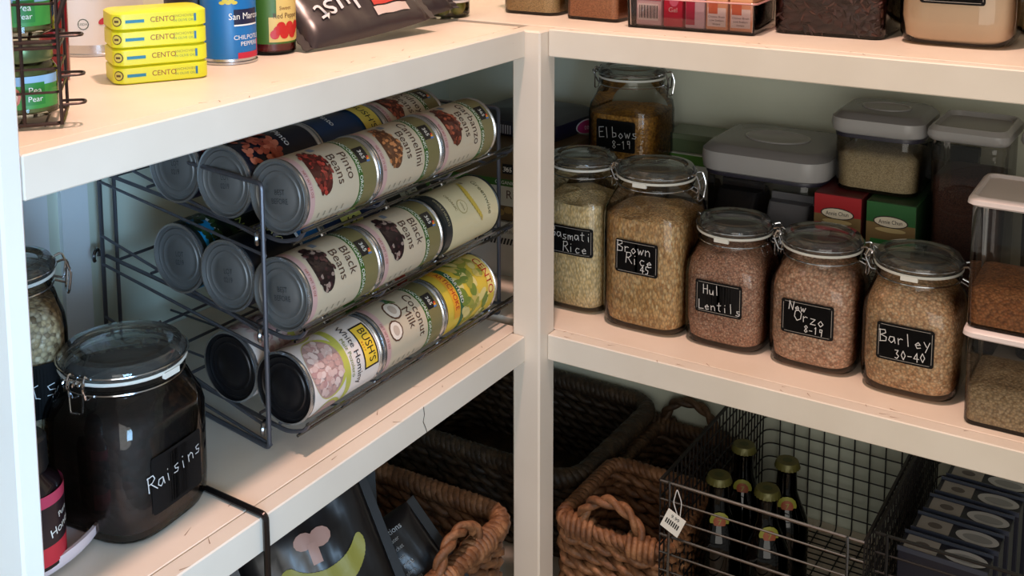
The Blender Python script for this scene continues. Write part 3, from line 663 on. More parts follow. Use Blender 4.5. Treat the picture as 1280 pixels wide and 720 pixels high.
for nm_, lb, a, b_, m in (('snack_packet', 'silver grey packet standing inside the large grey lidded container', (.205, .235, .005), (.262, .33, .140), PAPERGREY), ('snack_packet', 'dark packet standing left inside the large grey lidded container', (.137, .225, .005), (.196, .335, .150), DKPACK)):
    t = thing(nm_, lb, 'packet', ((a[0]+b_[0])/2, (a[1]+b_[1])/2, a[2])); X, Y, H = (b_[0]-a[0])/2, (b_[1]-a[1])/2, b_[2]-a[2]
    k = MB(); k.rings([rrect(-X*.9, X*.9, -Y*.3, Y*.3, .004, 0), rrect(-X, X, -Y*.9, Y*.9, .01, .02), rrect(-X, X, -Y, Y, .012, H*.6), rrect(-X*.95, X*.95, -Y*.4, Y*.4, .006, H*.93)], m); k.build('pouch', t)
    k = MB(); k.bbox((-X, -.0012, H*.9), (X, .0012, H), m, .0004); k.build('top_seal', t)
# tea boxes and the small container resting on them
def teabox(label, cx, cy, main, accent, side, yaw=0, h=.1725, sx=.058, sy=.13):
    t = thing('tea_box', label, 'box', (cx, cy, 0), (0, 0, yaw), 'boxed noodle bowls under the small container')
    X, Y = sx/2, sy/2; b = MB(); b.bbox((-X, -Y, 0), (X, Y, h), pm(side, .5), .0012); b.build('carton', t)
    p = Print(planemap((0, -Y-.0001, 0), (1, 0, 0), (0, 0, 1)))
    p.rect(-X+.0005, h-.026, X-.0005, h-.001, pm(main, .45), .0003); p.rect(-X+.0005, .002, X-.0005, h-.026, pm((128, 104, 64), .5), .0003)
    p.ell(0, h-.0235, .0205, .0075, pm((40, 24, 22), .5), .0006); p.ell(0, h-.0235, .019, .0062, pm((222, 212, 192), .5), .0008); p.text('Annie Chun', .0, h-.0235, .0072, pm((30, 22, 20), .5), .0011, .04, .8)
    p.ell(0, h-.0335, .018, .003, pm((190, 170, 120), .5), .0006)
    top = h-(.043 if accent[0] < 200 else .052); p.rect(-X*.80, .020, X*.84, top, pm(accent, .5), .0006)
    if accent[0] > 200:
        for i in range(9): p.rect(-X*.7, top-.008-i*.005, X*(.3+.4*((i*7) % 5)/5), top-.0067-i*.005, pm((110, 110, 104), .6), .0009)
        p.rect(-X*.80, top, X*.84, top+.006, pm((40, 120, 54), .5), .0006)
    else: p.text('RED CURRY', 0, top-.006, .0055, pm((230, 190, 170), .5), .0009)
    p.build('printed_front', t); return t
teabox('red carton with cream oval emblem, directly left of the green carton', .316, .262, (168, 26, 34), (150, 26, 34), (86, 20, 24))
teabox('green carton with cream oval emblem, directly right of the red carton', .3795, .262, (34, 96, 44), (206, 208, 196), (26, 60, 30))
lidbox('small grey lidded square container of pale meal, resting on top of two cartons', .352, .272, .1740, .106, .110, .098, .030, GREYLID, GREYTOP, [(.044, C_meal)], r=.022)
lidbox('tall narrow grey lidded container of dark brown grounds behind the barley jar', .4590, .262, 0, .084, .105, .270, .022, GREYLID, GREYLID, [(.205, C_tallbrown)], button=False, r=.014, yaw=-.03)
lidbox('grey lidded container cut off by the right frame edge, behind the stacked pair', .560, .275, 0, .088, .105, .272, .022, GREYLID, GREYLID, [(.16, C_tallbrown)], button=False, r=.014)
lidbox('lower white lidded container of beige grains at the right frame edge', .5415, .082, 0, .093, .105, .104, .014, WHITELID, WHITELID, [(.038, C_beige)], button=False, r=.010, taper=.97, over=.003)
lidbox('upper white lidded container of orange brown grains stacked at the right frame edge', .5395, .082, .1045, .093, .105, .138, .014, WHITELID, WHITELID, [(.040, C_sugar)], button=False, r=.010, taper=.97, over=.003)
# green and dark packages in the background of the back shelf
t = thing('flat_carton', 'green and white carton lying behind the elbow pasta jar against the wall', 'box', (.075, .345, 0))
k = MB(); k.bbox((-.06, -.035, .118), (.06, .035, .165), pm((196, 200, 190), .6), .001); k.build('carton', t)
p = Print(planemap((0, -.0351, 0), (1, 0, 0), (0, 0, 1))); p.rect(-.059, .150, .059, .164, pm((74, 120, 44), .5), .0002); p.build('green_stripe', t)
t = thing('flat_carton', 'white carton under the green striped carton behind the elbow pasta jar', 'box', (.075, .340, 0))
k = MB(); k.bbox((-.065, -.035, 0), (.065, .035, .1175), pm((206, 206, 200), .6), .001); k.build('carton', t)
p = Print(planemap((0, -.0351, 0), (1, 0, 0), (0, 0, 1))); p.rect(-.064, .098, .064, .104, pm((120, 120, 116), .5), .0002); p.rect(-.05, .05, .03, .08, pm((60, 60, 64), .5), .0002); p.build('printed_panel', t)
t = thing('flat_carton', 'green topped carton lying flat on the green striped carton by the wall', 'box', (.09, .348, .1655), (0, 0, .03))
k = MB(); k.bbox((-.055, -.03, 0), (.055, .03, .026), pm((84, 100, 70), .35), .001); k.build('carton', t)
k = MB(); k.bbox((-.056, -.031, .018), (.056, .031, .0265), pm((100, 112, 88), .35), .001); k.build('carton_lid', t)
t = thing('dark_pouch', 'dark green pouch standing between the green carton and the tall brown container', 'pouch', (.404+.012, .345, 0))
k = MB(); k.rings([rrect(-.04, .04, -.03, .03, .01, 0), rrect(-.042, .042, -.03, .03, .012, .08), rrect(-.036, .036, -.016, .016, .01, .18), rrect(-.036, .036, -.003, .003, .002, .215)], pm((20, 34, 26), .35)); k.build('pouch', t)
k = MB(); k.bbox((-.037, -.002, .206), (.037, .002, .218), pm((24, 42, 32), .3), .0006); k.build('top_seal', t)
# ------------------------------------------------------------ packs in the corner behind the post
t = thing('shipping_box', 'pale carton with a black zigzag stripe at the bottom of the corner stack', 'box', (-.150, .215, 0), (0, 0, .10))
k = MB(); k.bbox((-.085, -.075, 0), (.085, .075, .078), pm((176, 172, 160), .6), .001); k.build('carton', t)
p = Print(planemap((0, -.0751, 0), (1, 0, 0), (0, 0, 1)))
for i in range(34): p.poly([(-.084+i*.005, .046), (-.081+i*.005, .046), (-.078+i*.005, .055), (-.081+i*.005, .055)], BLK, .0003)
p.text('NATURAL FOODS', .03, .064, .0065, pm((90, 80, 70), .5), .0003); p.build('zigzag_print', t)
t = thing('pasta_pack', 'brown pasta carton lettered Rigatoni in the middle of the corner stack', 'carton', (-.150, .215, .0785), (0, 0, .05))
k = MB(); k.bbox((-.082, -.07, 0), (.082, .07, .100), pm((98, 78, 50), .5), .002); k.build('carton', t)
p = Print(planemap((0, -.0701, 0), (1, 0, 0), (0, 0, 1)))
p.rect(-.080, .022, .080, .058, pm((196, 192, 176), .5), .0002); p.rect(-.080, .050, .080, .060, GREENB, .0004)
p.text('ORGANIC', .016, .055, .007, WHT, .0006); p.text('Rigatoni', .045, .038, .017, BROWNT, .0006); p.text('365', .02, .074, .010, WHT, .0009); p.rect(.012, .068, .030, .082, BLK, .0006); p.text('365', .021, .075, .0075, WHT, .0011)
for i in range(12): p.ell(-.07+.013*i, .012+.004*(i % 2), .007, .005, pm((150, 120, 66), .5), .0004+i*.00001)
p.build('printed_front', t)
t = thing('dark_pouch', 'navy pack with a pink oval and white stripes on top of the corner stack', 'pouch', (-.165, .300, .1795), (0, 0, -.05))
NAVYP = pm((26, 24, 44), .35)
k = MB(); k.rings([rrect(-.085, .075, -.08, .06, .012, 0), rrect(-.087, .078, -.084, .062, .014, .012), rrect(-.085, .076, -.080, .06, .014, .022), rrect(-.07, .06, -.06, .045, .014, .030)], NAVYP); k.build('pouch', t)
p = Print(planemap((0, -.0845, 0), (1, 0, 0), (0, 0, 1)))
for i in range(9): p.rect(-.030+i*.0042, .004, -.028+i*.0042, .017, pm((190, 190, 200), .5), .0004)
p.build('white_stripes', t)['kind'] = 'stuff'; p = Print(planemap((.078, -.03, 0), (.25, 1, 0), (0, 0, 1)))
p.ell(.03, .011, .024, .011, pm((190, 190, 196), .5), .0004); p.ell(.03, .0105, .022, .0098, pm((150, 40, 90), .5), .0006); p.text('tea', .03, .010, .012, pm((220, 180, 200), .5), .0009)
p.build('printed_front', t)
# ------------------------------------------------------------ bottle on a white turntable, bottom left
t = thing('turntable', 'white round tray at the bottom left beside the raisins jar', 'tray', (-.20, -.635, 0))
k = MB(); k.lathe([(.05, 0), (.05, .005), (.118, .006), (.122, .012), (.122, .019), (.119, .019), (.118, .009), (.0005, .009)], pm((226, 206, 206), .4), 64, cap0=True); k.build('tray', t)
k = MB(); k.lathe([(.044, .0092), (.0445, .0105), (.0005, .0106)], pm((214, 200, 200), .4), 40); k.build('centre_disc', t)
t = thing('dark_bottle', 'black capped dark bottle with a red and white label, bottom left corner', 'bottle', (-.107, -.637, .0112))
DKB = pm((26, 16, 20), .12); r = .030
k = MB(); k.lathe([(r*.9, 0), (r, .003), (r, .060), (r*.9, .070), (r*.55, .078), (r*.5, .084)], DKB, 36, cap0=True, cap1=True); k.build('bottle_body', t)
k = MB(); k.lathe([(r*.62, .079), (r*.66, .082), (r*.64, .106), (r*.55, .109), (.0005, .1095)], pm((20, 20, 22), .4), 36, cap0=True); k.build('cap', t)
p = Print(cylmap(r+.0002, .15)); p.rect(-.04, .006, .04, .022, pm((196, 40, 56), .4), 0); p.rect(-.04, .022, .04, .056, pm((30, 16, 24), .4), 0); p.rect(-.04, .056, .04, .066, pm((190, 60, 90), .4), 0)
p.text('Pure', .012, .045, .007, WHT, .0003, .2); p.text('Honey', .010, .034, .0105, WHT, .0003, .2); p.build('paper_label', t)
# ------------------------------------------------------------ hook of an under-shelf basket
t = thing('under_shelf_hook', 'chrome and black wire hook clipped over the left shelf edge in front', 'hook', (0, -.477, 0))
k = MB(); k.tube(roundpath([(-.13, .006, .0032), (.0042, 0, .0032), (.0046, 0, -.26)], .006), .0030, pm((60, 56, 56), .2, .9, name='polished_dark_wire'), 8); k.build('hook_arm', t)
k = MB(); k.tube(roundpath([(.0046, -.1, -.24), (.0046, 0.0035, -.24)], .006), .0026, STEEL, 8); k.build('cross_wire', t)
# ------------------------------------------------------------ upper shelf, left run
Z = ZU
t = thing('wire_caddy', 'bronze wire caddy holding green food jars, upper shelf far left', 'basket', (-.0947, -.6378, Z), (0, 0, .855))
X0, X1, Y0, Y1 = -.038, .040, -.0325, .0300; H = .175
k = MB()
for zz in (.004, .062, .0665, H): k.tube(rrect(X0, X1, Y0, Y1, .006, zz, 3), .0016, BRONZE, 6, closed=True)
for x in (X0, -.015, .014, X1):
    for y in (Y0, Y1): k.tube([(x, y, .003), (x, y, H)], .0014, BRONZE, 6)
for zz in (.028, .046, .095, .125): k.tube(rrect(X0, X1, Y0, Y1, .006, zz, 3), .0011, BRONZE, 6, closed=True)
for x in (-.03, -.01, .01, .028): k.tube([(x, Y0, .003), (x, Y1, .003)], .0011, BRONZE, 6)
k.build('wire_frame', t)
for zz in (.018, .040, .070, .098, .128):
    k = MB(); k.tube(roundpath([(X1, Y0+.001, zz), (X1+.017, Y0+.002, zz), (X1+.017, Y0+.016, zz), (X1, Y0+.017, zz)], .007), .0011, BRONZE, 6); k.build('wire_loop', t)
k = MB(); k.tube([(X1+.012*math.sin(a*PI/12), Y0-.001, .080+.09*a/10) for a in range(0, 11)], .0020, BRONZE, 6); k.build('scroll', t)
def babyjar(label, x, y, z, yaw):
    t = thing('food_jar', label, 'jar', (x, y, z), (0, 0, yaw), 'green food jars in the wire caddy'); r = .0245
    k = MB(); k.lathe([(r*.8, 0), (r, .003), (r, .036), (r*.85, .042), (r*.78, .044)], G_jar, 32, cap0=True); k.build('glass_body', t)
    k = MB(); k.lathe([(r*.75, .003), (r*.93, .005), (r*.93, .035), (r*.78, .040)], C_food, 32, cap0=True, cap1=True); k.build('contents', t)
    k = MB(); k.lathe([(r*.86, .0425), (r*.9, .044), (r*.9, .053), (r*.84, .0545), (.0005, .0538)], pm((96, 112, 72), .3, .5), 32, cap0=True); k.build('lid', t)
    p = Print(cylmap(r+.0002, -PI/2)); p.rect(-.034, .008, .034, .033, pm((64, 150, 60), .45), 0); p.rect(-.034, .026, .034, .033, pm((150, 190, 220), .45), .0002)
    p.ell(-.008, .018, .0095, .0095, pm((214, 130, 110), .5), .0004); p.ell(-.008, .018, .0075, .0075, pm((236, 200, 170), .5), .0006); p.rect(.004, .011, .019, .028, pm((40, 130, 50), .5), .0004); p.text('Pea', .0115, .022, .007, WHT, .0007); p.text('Pear', .0115, .0155, .006, WHT, .0007)
    p.build('paper_label', t); return t
babyjar('small green food jar in the wire caddy, lower level', -.086, -.630, Z+.0065, .80)
babyjar('small green food jar in the wire caddy, stacked on the upper level', -.086, -.630, Z+.0695, .62)
# white can behind
def stand(name, label, x, y, z, r, h, a0, cat='can'):
    return thing(name, label, cat, (x, y, z), (0, 0, 0))
t = stand('food_can', 'large white can with red flower print behind the yellow tins', -.318, -.375, Z, .048, .13, 0)
canbody(t, .048, .13); p = Print(cylmap(.0472, math.atan2(-.795, 1.0))); p.rect(-.15, .012, .15, .124, pm((228, 228, 226), .45), 0)
p.ell(-.014, .034, .0058, .0058, pm((80, 100, 90), .5), .0003); p.ell(-.014, .034, .0048, .0048, pm((226, 228, 226), .5), .0005); p.text('USDA', -.014, .034, .0034, pm((60, 90, 70), .5), .0008)
for du, dv in ((0, 0), (.008, .006), (.014, .004), (.006, -.002)): p.ell(.006+du, .037+dv, .0055, .0032, pm((196, 50, 70), .5), .0004+du*.01, .5)
p.text('ORGANIC', .012, .062, .009, pm((120, 150, 120), .5), .0004); p.text('Coconut', .0, .09, .013, pm((150, 90, 90), .5), .0004); p.build('paper_label', t)
t = thing('sauce_bottle', 'slim dark red bottle standing behind the wire caddy, upper left', 'bottle', (-.212, -.508, Z))
k = MB(); k.lathe([(.011, 0), (.013, .003), (.013, .085), (.008, .105), (.007, .12)], pm((120, 16, 26), .2), 24, cap0=True, cap1=True); k.build('bottle_body', t)
k = MB(); k.lathe([(.0085, .119), (.009, .121), (.009, .14), (.0005, .141)], WHT, 24, cap0=True); k.build('cap', t)
# yellow tins
ang = math.atan2(.074, .042)
for i in range(4):
    t = thing('yellow_tin', ('bottom yellow tin of the stack of four on the upper left shelf', 'second yellow tin from the bottom of the stack of four', 'third yellow tin from the bottom of the stack of four', 'topmost yellow tin of the stack of four, upper left shelf')[i], 'tin', (-.143, -.450, Z+.0002+i*.0164), (0, 0, ang+(.0, .012, -.008, .01)[i]), 'stacked yellow fish tins')
    YT = pm((224, 222, 40), .4)
    k = MB(); L_, W_ = .0425, .027
    R_ = lambda e, zz: rrect(-L_+e, L_-e, -W_+e, W_-e, .011, zz)
    k.rings([R_(.002, 0), R_(0, .0015), R_(0, .0146), R_(.002, .0161)], YT); k.build('carton', t)
    def fn(u, v, h, L_=L_, W_=W_): return (u, -W_-h, v)
    p = Print(fn)
    p.text('CENTO', .0012, .0085, .0068, pm((150, 60, 30), .5), .0002, 0, .95)
    p.text('ANCHOVIES', .0200, .0105, .0034, pm((150, 140, 60), .5), .0002); p.text('IN OLIVE OIL', .0200, .0064, .0032, pm((120, 140, 80), .5), .0002)
    p.rect(-.0315, .0066, -.0150, .0094, pm((36, 130, 160), .5), .0002)
    p.rect(.0295, .005, .0315, .012, pm((36, 110, 150), .5), .0002)
    p.build('printed_side', t)
    a_ = -PI*.72
    def fn2(u, v, h): 
        a = a_+u/.011; return (-L_+.011+(.011+h)*math.cos(a), -W_+.011+(.011+h)*math.sin(a), v)
    p = Print(fn2); p.step = .001; p.ell(0, .0084, .0046, .0046, pm((96, 74, 40), .5), .0002); p.ell(0, .0084, .0036, .0036, pm((214, 200, 90), .5), .0004); p.rect(-.002, .0074, .002, .0094, pm((90, 70, 40), .5), .0006); p.build('round_emblem', t)
# blue can and pepper jar
t = stand('food_can', 'small blue can of chipotle peppers right of the yellow tins', -.148, -.352, Z, .028, .088, 0)
canbody(t, .028, .088); p = Print(cylmap(.0273, -.62)); BL = pm((14, 110, 176), .4)
p.rect(-.085, .006, .085, .084, BL, 0); p.rect(.001, .040, .030, .055, pm((20, 26, 60), .4), .0003); p.text('San Marcos', .015, .048, .0092, WHT, .0006, 0, .9)
p.rect(.001, .0385, .030, .040, WHT, .0005); p.poly([(.004, .007), (.032, .007), (.032, .024), (.018, .018)], pm((196, 30, 60), .45), .0004); p.rect(.004, .006, .032, .012, pm((196, 30, 60), .45), .0004)
p.text('CHILPOTLE', .016, .027, .0062, WHT, .0006); p.text('PEPPERS', .018, .0205, .0062, WHT, .0006)
for i in range(5): p.ell(-.010+.003*i, .062+.002*(i % 2), .003, .0018, pm((210, 190, 60), .5), .0004)
p.build('paper_label', t)
t = stand('food_can', 'dark labelled can half hidden behind the yellow tins', -.198, -.352, Z, .029, .10, 0)
canbody(t, .029, .10); p = Print(cylmap(.0283, -.6)); p.rect(-.088, .006, .088, .095, pm((34, 34, 52), .45), 0); p.rect(-.088, .018, .088, .020, WHT, .0003); p.build('paper_label', t)
t = thing('pepper_jar', 'glass jar of red peppers with green and yellow label beside the blue can', 'jar', (-.148, -.290, Z))
k = MB(); r = .0245; k.lathe([(r*.85, 0), (r, .003), (r, .075), (r*.8, .085), (r*.7, .09)], G_jar, 36, cap0=True, cap1=True); k.build('glass_body', t)
k = MB(); k.lathe([(r*.8, .003), (r*.94, .005), (r*.94, .078)], pm((120, 16, 14), .3), 36, cap0=True, cap1=True); k.build('contents', t)
k = MB(); k.lathe([(r*.78, .086), (r*.8, .088), (r*.8, .1), (.0005, .101)], pm((170, 40, 30), .3), 36, cap0=True); k.build('lid', t)
p = Print(cylmap(r+.0002, -.62)); p.rect(-.05, .012, .05, .066, pm((70, 110, 34), .45), 0); p.rect(-.008, .014, .034, .040, pm((222, 190, 110), .5), .0003); p.rect(.000, .040, .034, .064, pm((222, 190, 110), .5), .0003)
p.text('Sweet', .010, .049, .0056, pm((110, 50, 20), .5), .0005); p.text('Red Pepper', .012, .041, .0078, pm((90, 40, 20), .5), .0005, 0, .85)
for i in range(9): p.ell(-.002+.0034*i, .022+.004*(i % 3), .005, .005, pm((196, 30, 26), .4), .0005+i*.00002)
p.build('paper_label', t)
# snack bags lying on the shelf
def pillow(t, L_, W_, T, mat, seed=1, n=22, m_=14, crimp=.9):
    rnd = random.Random(seed); ph = [rnd.uniform(0, 6) for _ in range(6)]
    def top(u, v, h=0):     # u in -1..1 along length, v in -1..1 across
        e = max(0, 1-abs(u)**3.5)**.6*max(0, 1-abs(v)**2.6)**.5
        z = T*e*(1+.10*math.sin(5*u+ph[0]+2*v)+.07*math.sin(9*v+ph[1]+3*u))+.0022*math.sin(17*u+ph[2]+5*v)*e
        return Vector((u*L_/2, v*W_/2*(1-.05*abs(u)**3), T*.45+z*.55+h+.0035))
    def bot(u, v):
        e = max(0, 1-abs(u)**3.5)**.6*max(0, 1-abs(v)**2.6)**.5
        return Vector((u*L_/2, v*W_/2*(1-.05*abs(u)**3), T*.45*(1-e)+.0030*(1-e)))
    k = MB(); vs = []; fs = []
    for i in range(n+1):
        for j in range(m_+1): vs.append(top(-1+2*i/n, -1+2*j/m_))
    o = len(vs)
    for i in range(n+1):
        for j in range(m_+1): vs.append(bot(-1+2*i/n, -1+2*j/m_))
    g = lambda i, j: i*(m_+1)+j
    for i in range(n):
        for j in range(m_): fs.append((g(i, j), g(i+1, j), g(i+1, j+1), g(i, j+1))); fs.append((o+g(i, j), o+g(i, j+1), o+g(i+1, j+1), o+g(i+1, j)))
    for i in range(n): fs.append((g(i, 0), o+g(i, 0), o+g(i+1, 0), g(i+1, 0))); fs.append((g(i, m_), g(i+1, m_), o+g(i+1, m_), o+g(i, m_)))
    for j in range(m_): fs.append((g(0, j), g(0, j+1), o+g(0, j+1), o+g(0, j))); fs.append((g(n, j), o+g(n, j), o+g(n, j+1), g(n, j+1)))
    k.add(vs, fs, mat); k.build('foil_bag', t, angle=60)
    for s_ in (-1, 1):
        c = MB(); pts0 = []; pts1 = []
        for j in range(25):
            v = -1+2*j/24; zz = T*.45+.003+.0008*(-1)**j; pts0.append((s_*L_/2*.985, v*W_/2*.95, zz)); pts1.append((s_*(L_/2+.010), v*W_/2*.96, zz-.001))
        c.add(pts0+pts1+[(a, b_, d-.0009) for a, b_, d in pts0+pts1], [(j, j+1, 26+j, 25+j) for j in range(24)]+[(50+j, 75+j, 76+j, 51+j) for j in range(24)]+[(j, 50+j, 51+j, j+1) for j in range(24)]+[(25+j, 26+j, 76+j, 75+j) for j in range(24)], mat); c.build('crimped_seal', t)
    def fn(u, v, h): return top(max(-1, min(1, u*2/L_)), max(-1, min(1, v*2/W_)), h+.0006)
    return fn
BAGB = pm((56, 46, 46), .28)
t = thing('snack_bag', 'dark brown snack bag with a red panel lying on the upper left shelf', 'bag', (0, 0, 0))
BN = Vector((.60, -.16, .78)).normalized(); BX = Vector((.10, .985, 0)); BX = (BX-BN*BX.dot(BN)).normalized(); BY = BN.cross(BX)
t.matrix_world = Matrix.Translation((-.152, -.176, Z+.034)) @ Matrix((BX, BY, BN)).transposed().to_4x4()
fn = pillow(t, .175, .125, .030, BAGB, 3); p = Print(fn); p.step = .006; p.vs = .006
p.rect(.010, -.034, .066, .050, pm((190, 52, 44), .4), .0006); p.text('CAULI', .034, -.008, .014, pm((230, 200, 180), .5), .0016, PI/2+.2); p.rect(.008, -.047, .060, -.036, pm((200, 180, 170), .5), .0006)
p.text('Just', -.034, -.022, .042, pm((214, 206, 204), .5), .0016, PI+.25, 1, .2); p.build('printed_front', t)
t = thing('snack_bag', 'second dark snack bag with a round picture, between red panel bag and olives', 'bag', (0, 0, 0))
t.matrix_world = Matrix.Translation((-.165, -.062, Z+.030)) @ Matrix((BX, BY, BN)).transposed().to_4x4()
fn = pillow(t, .12, .10, .028, pm((50, 44, 46), .3), 5); p = Print(fn); p.step = .006; p.vs = .006; p.ell(.0, -.018, .015, .019, pm((150, 130, 124), .5), .0008); p.ell(.0, -.018, .011, .015, pm((110, 92, 88), .5), .0012); p.rect(.018, -.03, .03, .03, pm((120, 110, 110), .5), .0006); p.build('printed_front', t)
# olive jar
t = thing('olive_jar', 'glass jar of green olives with a white label, upper left shelf end', 'jar', (-.152, .032, Z)); r = .033
k = MB(); k.lathe([(r*.86, 0), (r, .004), (r, .09), (r*.8, .1)], G_jar, 40, cap0=True, cap1=True); k.build('glass_body', t)
k = MB(); rnd = random.Random(2)
for lv in range(5):
    for i in range(6):
        a = 2*PI*i/6+lv*.5; q = r*.62; c0 = Vector((q*math.cos(a), q*math.sin(a), .0125+lv*.0165)); rr = .0098
        R_ = []
        for j in range(7):
            t_ = PI*j/6; R_.append([(c0.x+max(.0003, rr*math.sin(t_))*math.cos(2*PI*s/9), c0.y+max(.0003, rr*math.sin(t_))*math.sin(2*PI*s/9), c0.z-rr*1.05*math.cos(t_)) for s in range(9)])
        k.rings(R_, pm(((150, 142, 60), (166, 156, 72), (136, 130, 50))[(i+lv) % 3], .35))
o = k.build('contents', t); o['kind'] = 'stuff'
k = MB(); k.lathe([(r*.84, .098), (r*.86, .1), (r*.86, .113), (.0005, .114)], pm((170, 160, 60), .3, .4), 36, cap0=True); k.build('lid', t)
p = Print(cylmap(r+.0003, -.9)); p.rect(-.006, .020, .050, .075, pm((226, 216, 206), .5), 0); p.text('OLIVES', .018, .030, .007, pm((150, 60, 50), .5), .0003); p.rect(.0, .0235, .035, .0245, pm((90, 90, 90), .5), .0003); p.build('paper_label', t)
# ------------------------------------------------------------ upper shelf, back run
lidbox('squarish tub of sandy meal above the corner post on the upper shelf', -.066, .138, Z, .086, .086, .150, .016, WHITELID, WHITELID, [(.115, C_tan)], button=False, r=.018, taper=.96, bodymat=G_jar)
lidbox('tub of orange brown meal left of the clear bin on the upper shelf', .0335, .128, Z, .076, .082, .150, .016, WHITELID, WHITELID, [(.115, C_cocoa)], button=False, r=.008, taper=.98, bodymat=G_jar, yaw=-.06)
lidbox('clear square tub full of dark chips right of the clear bin', .318, .165, Z, .128, .115, .150, .018, WHITELID, WHITELID, [(.118, C_choc)], button=False, r=.014, taper=.97, bodymat=G_acrylic, yaw=.02)
chipt = bpy.context.scene.objects[lastthing]
k = MB(); rnd = random.Random(21)
for i in range(900):
    f = rnd.random(); zz = rnd.uniform(.006, .116)
    if f < .6: c0 = Vector((rnd.uniform(-.055, .055), -.0525, zz)); n0 = 0
    elif f < .9: c0 = Vector((.0590, rnd.uniform(-.048, .05), zz)); n0 = 1
    else: c0 = Vector((-.0590, rnd.uniform(-.048, .05), zz)); n0 = 1
    a = rnd.uniform(0, 2*PI); L_ = rnd.uniform(.004, .0075); d = Vector((math.cos(a), 0, math.sin(a))) if n0 == 0 else Vector((0, math.cos(a), math.sin(a)))
    e = Vector((0, 1 if rnd.random() < .5 else -.4, 0)) if n0 == 0 else Vector((rnd.uniform(-.6, .6), 0, 0))
    pts = [c0-d*L_, c0+e*.0012, c0+d*L_+e*.0005]
    k.tube(pts, [.0010, rnd.uniform(.0018, .0026), .0010], pm(rnd.choice(((50, 26, 22), (86, 50, 44), (112, 72, 62), (64, 36, 32), (38, 20, 18))), .45), 5)
k.build('chips', chipt)['kind'] = 'stuff'
fido('large clamp jar of white flour with chalkboard label on the upper shelf', .454, .160, Z, .120, .235, 0, .175, C_flour, [('Flour', .002, -.001, 1.2)], .0165, .073, .066, .052, trot=-.03, seed=12)
fido('clamp jar of flour like powder at the right end of the upper shelf', .600, .165, Z, .112, .205, 0, .150, C_flour, None, seed=14)
fido('clamp jar standing in the back row between the dark chips and the flour', .405, .288, Z, .100, .200, 0, .06, C_meal, None, seed=15)
fido('clamp jar standing in the back row behind the flour jar, right side', .515, .292, Z, .100, .200, 0, .10, C_tan, None, seed=16)
# clear bin with cartons
t = thing('clear_bin', 'low clear acrylic bin of pink and orange cartons on the upper shelf', 'bin', (.168, .128, Z), (0, 0, .045))
X, Y, H = .079, .063, .036; k = MB()
k.rings([rrect(-X*.98, X*.98, -Y*.98, Y*.98, .004, .0005), rrect(-X, X, -Y, Y, .005, H), rrect(-X-.003, X+.003, -Y-.003, Y+.003, .006, H), rrect(-X-.003, X+.003, -Y-.003, Y+.003, .006, H+.002), rrect(-X+.0024, X-.0024, -Y+.0024, Y-.0024, .004, H+.002), rrect(-X*.98+.0024, X*.98-.0024, -Y*.98+.0024, Y*.98-.0024, .003, .003)], G_acrylic, True, True); k.build('bin_body', t)
k = MB(); k.tube(rrect(-X-.002, X+.002, -Y-.002, Y+.002, .006, H+.001, 4), .0012, pm((232, 180, 176), .2), 6, closed=True); k.build('rim', t)
cos_, sin_ = math.cos(.045), math.sin(.045)
for i, (x, wd, col, lab, kind) in enumerate(((-.052, .032, (222, 196, 196), 'pale pink carton with a barcode, left end of the clear bin', 'bar'), (-.0215, .024, (206, 26, 66), 'magenta carton second from left in the clear bin', 'mag'), (.0055, .024, (214, 196, 204), 'white and magenta carton standing in the middle of the clear bin', 'pk'), (.032, .026, (232, 176, 130), 'peach and white carton right of the middle in the clear bin', 'or'), (.0605, .027, (230, 170, 124), 'peach and white carton at the right end of the clear bin', 'or'))):
    gx, gy = .168+x*cos_, .128+x*sin_
    c = thing('food_carton', lab, 'box', (gx, gy, Z+.0035), (0, 0, .045), 'small cartons in the clear bin')
    k = MB(); W_ = wd/2; k.bbox((-W_, -.056, 0), (W_, .052, .078), pm(col, .5), .001); k.build('carton', c)
    p = Print(planemap((0, -.0561, 0), (1, 0, 0), (0, 0, 1)))
    if kind == 'bar':
        p.rect(-W_+.002, .006, W_-.004, .026, WHT, .0003)
        for j in range(12): p.rect(-.012+j*.002, .0085, -.0112+j*.002+.0004*(j % 2), .024, BLK, .0005)
        p.rect(-W_+.001, .03, W_-.001, .06, pm((206, 40, 80), .5), .0003)
    elif kind == 'mag': p.ell(.001, .032, .006, .008, pm((230, 120, 150), .5), .0003); p.text('Gel', 0, .02, .008, WHT, .0004)
    elif kind == 'pk': p.rect(-W_+.001, .004, 0, .07, pm((190, 40, 80), .5), .0003)
    else:
        p.rect(-W_+.002, .004, W_-.002, .026, WHT, .0003); p.rect(-W_+.003, .019, .001, .034, pm((214, 110, 60), .5), .0005)
        for j in range(3): p.text(('Chicken Broth', 'Low Sodium', 'Instant')[j], 0, .0155-.0042*j, .0034, pm((80, 60, 50), .6), .0006)
    p.build('printed_front', c)
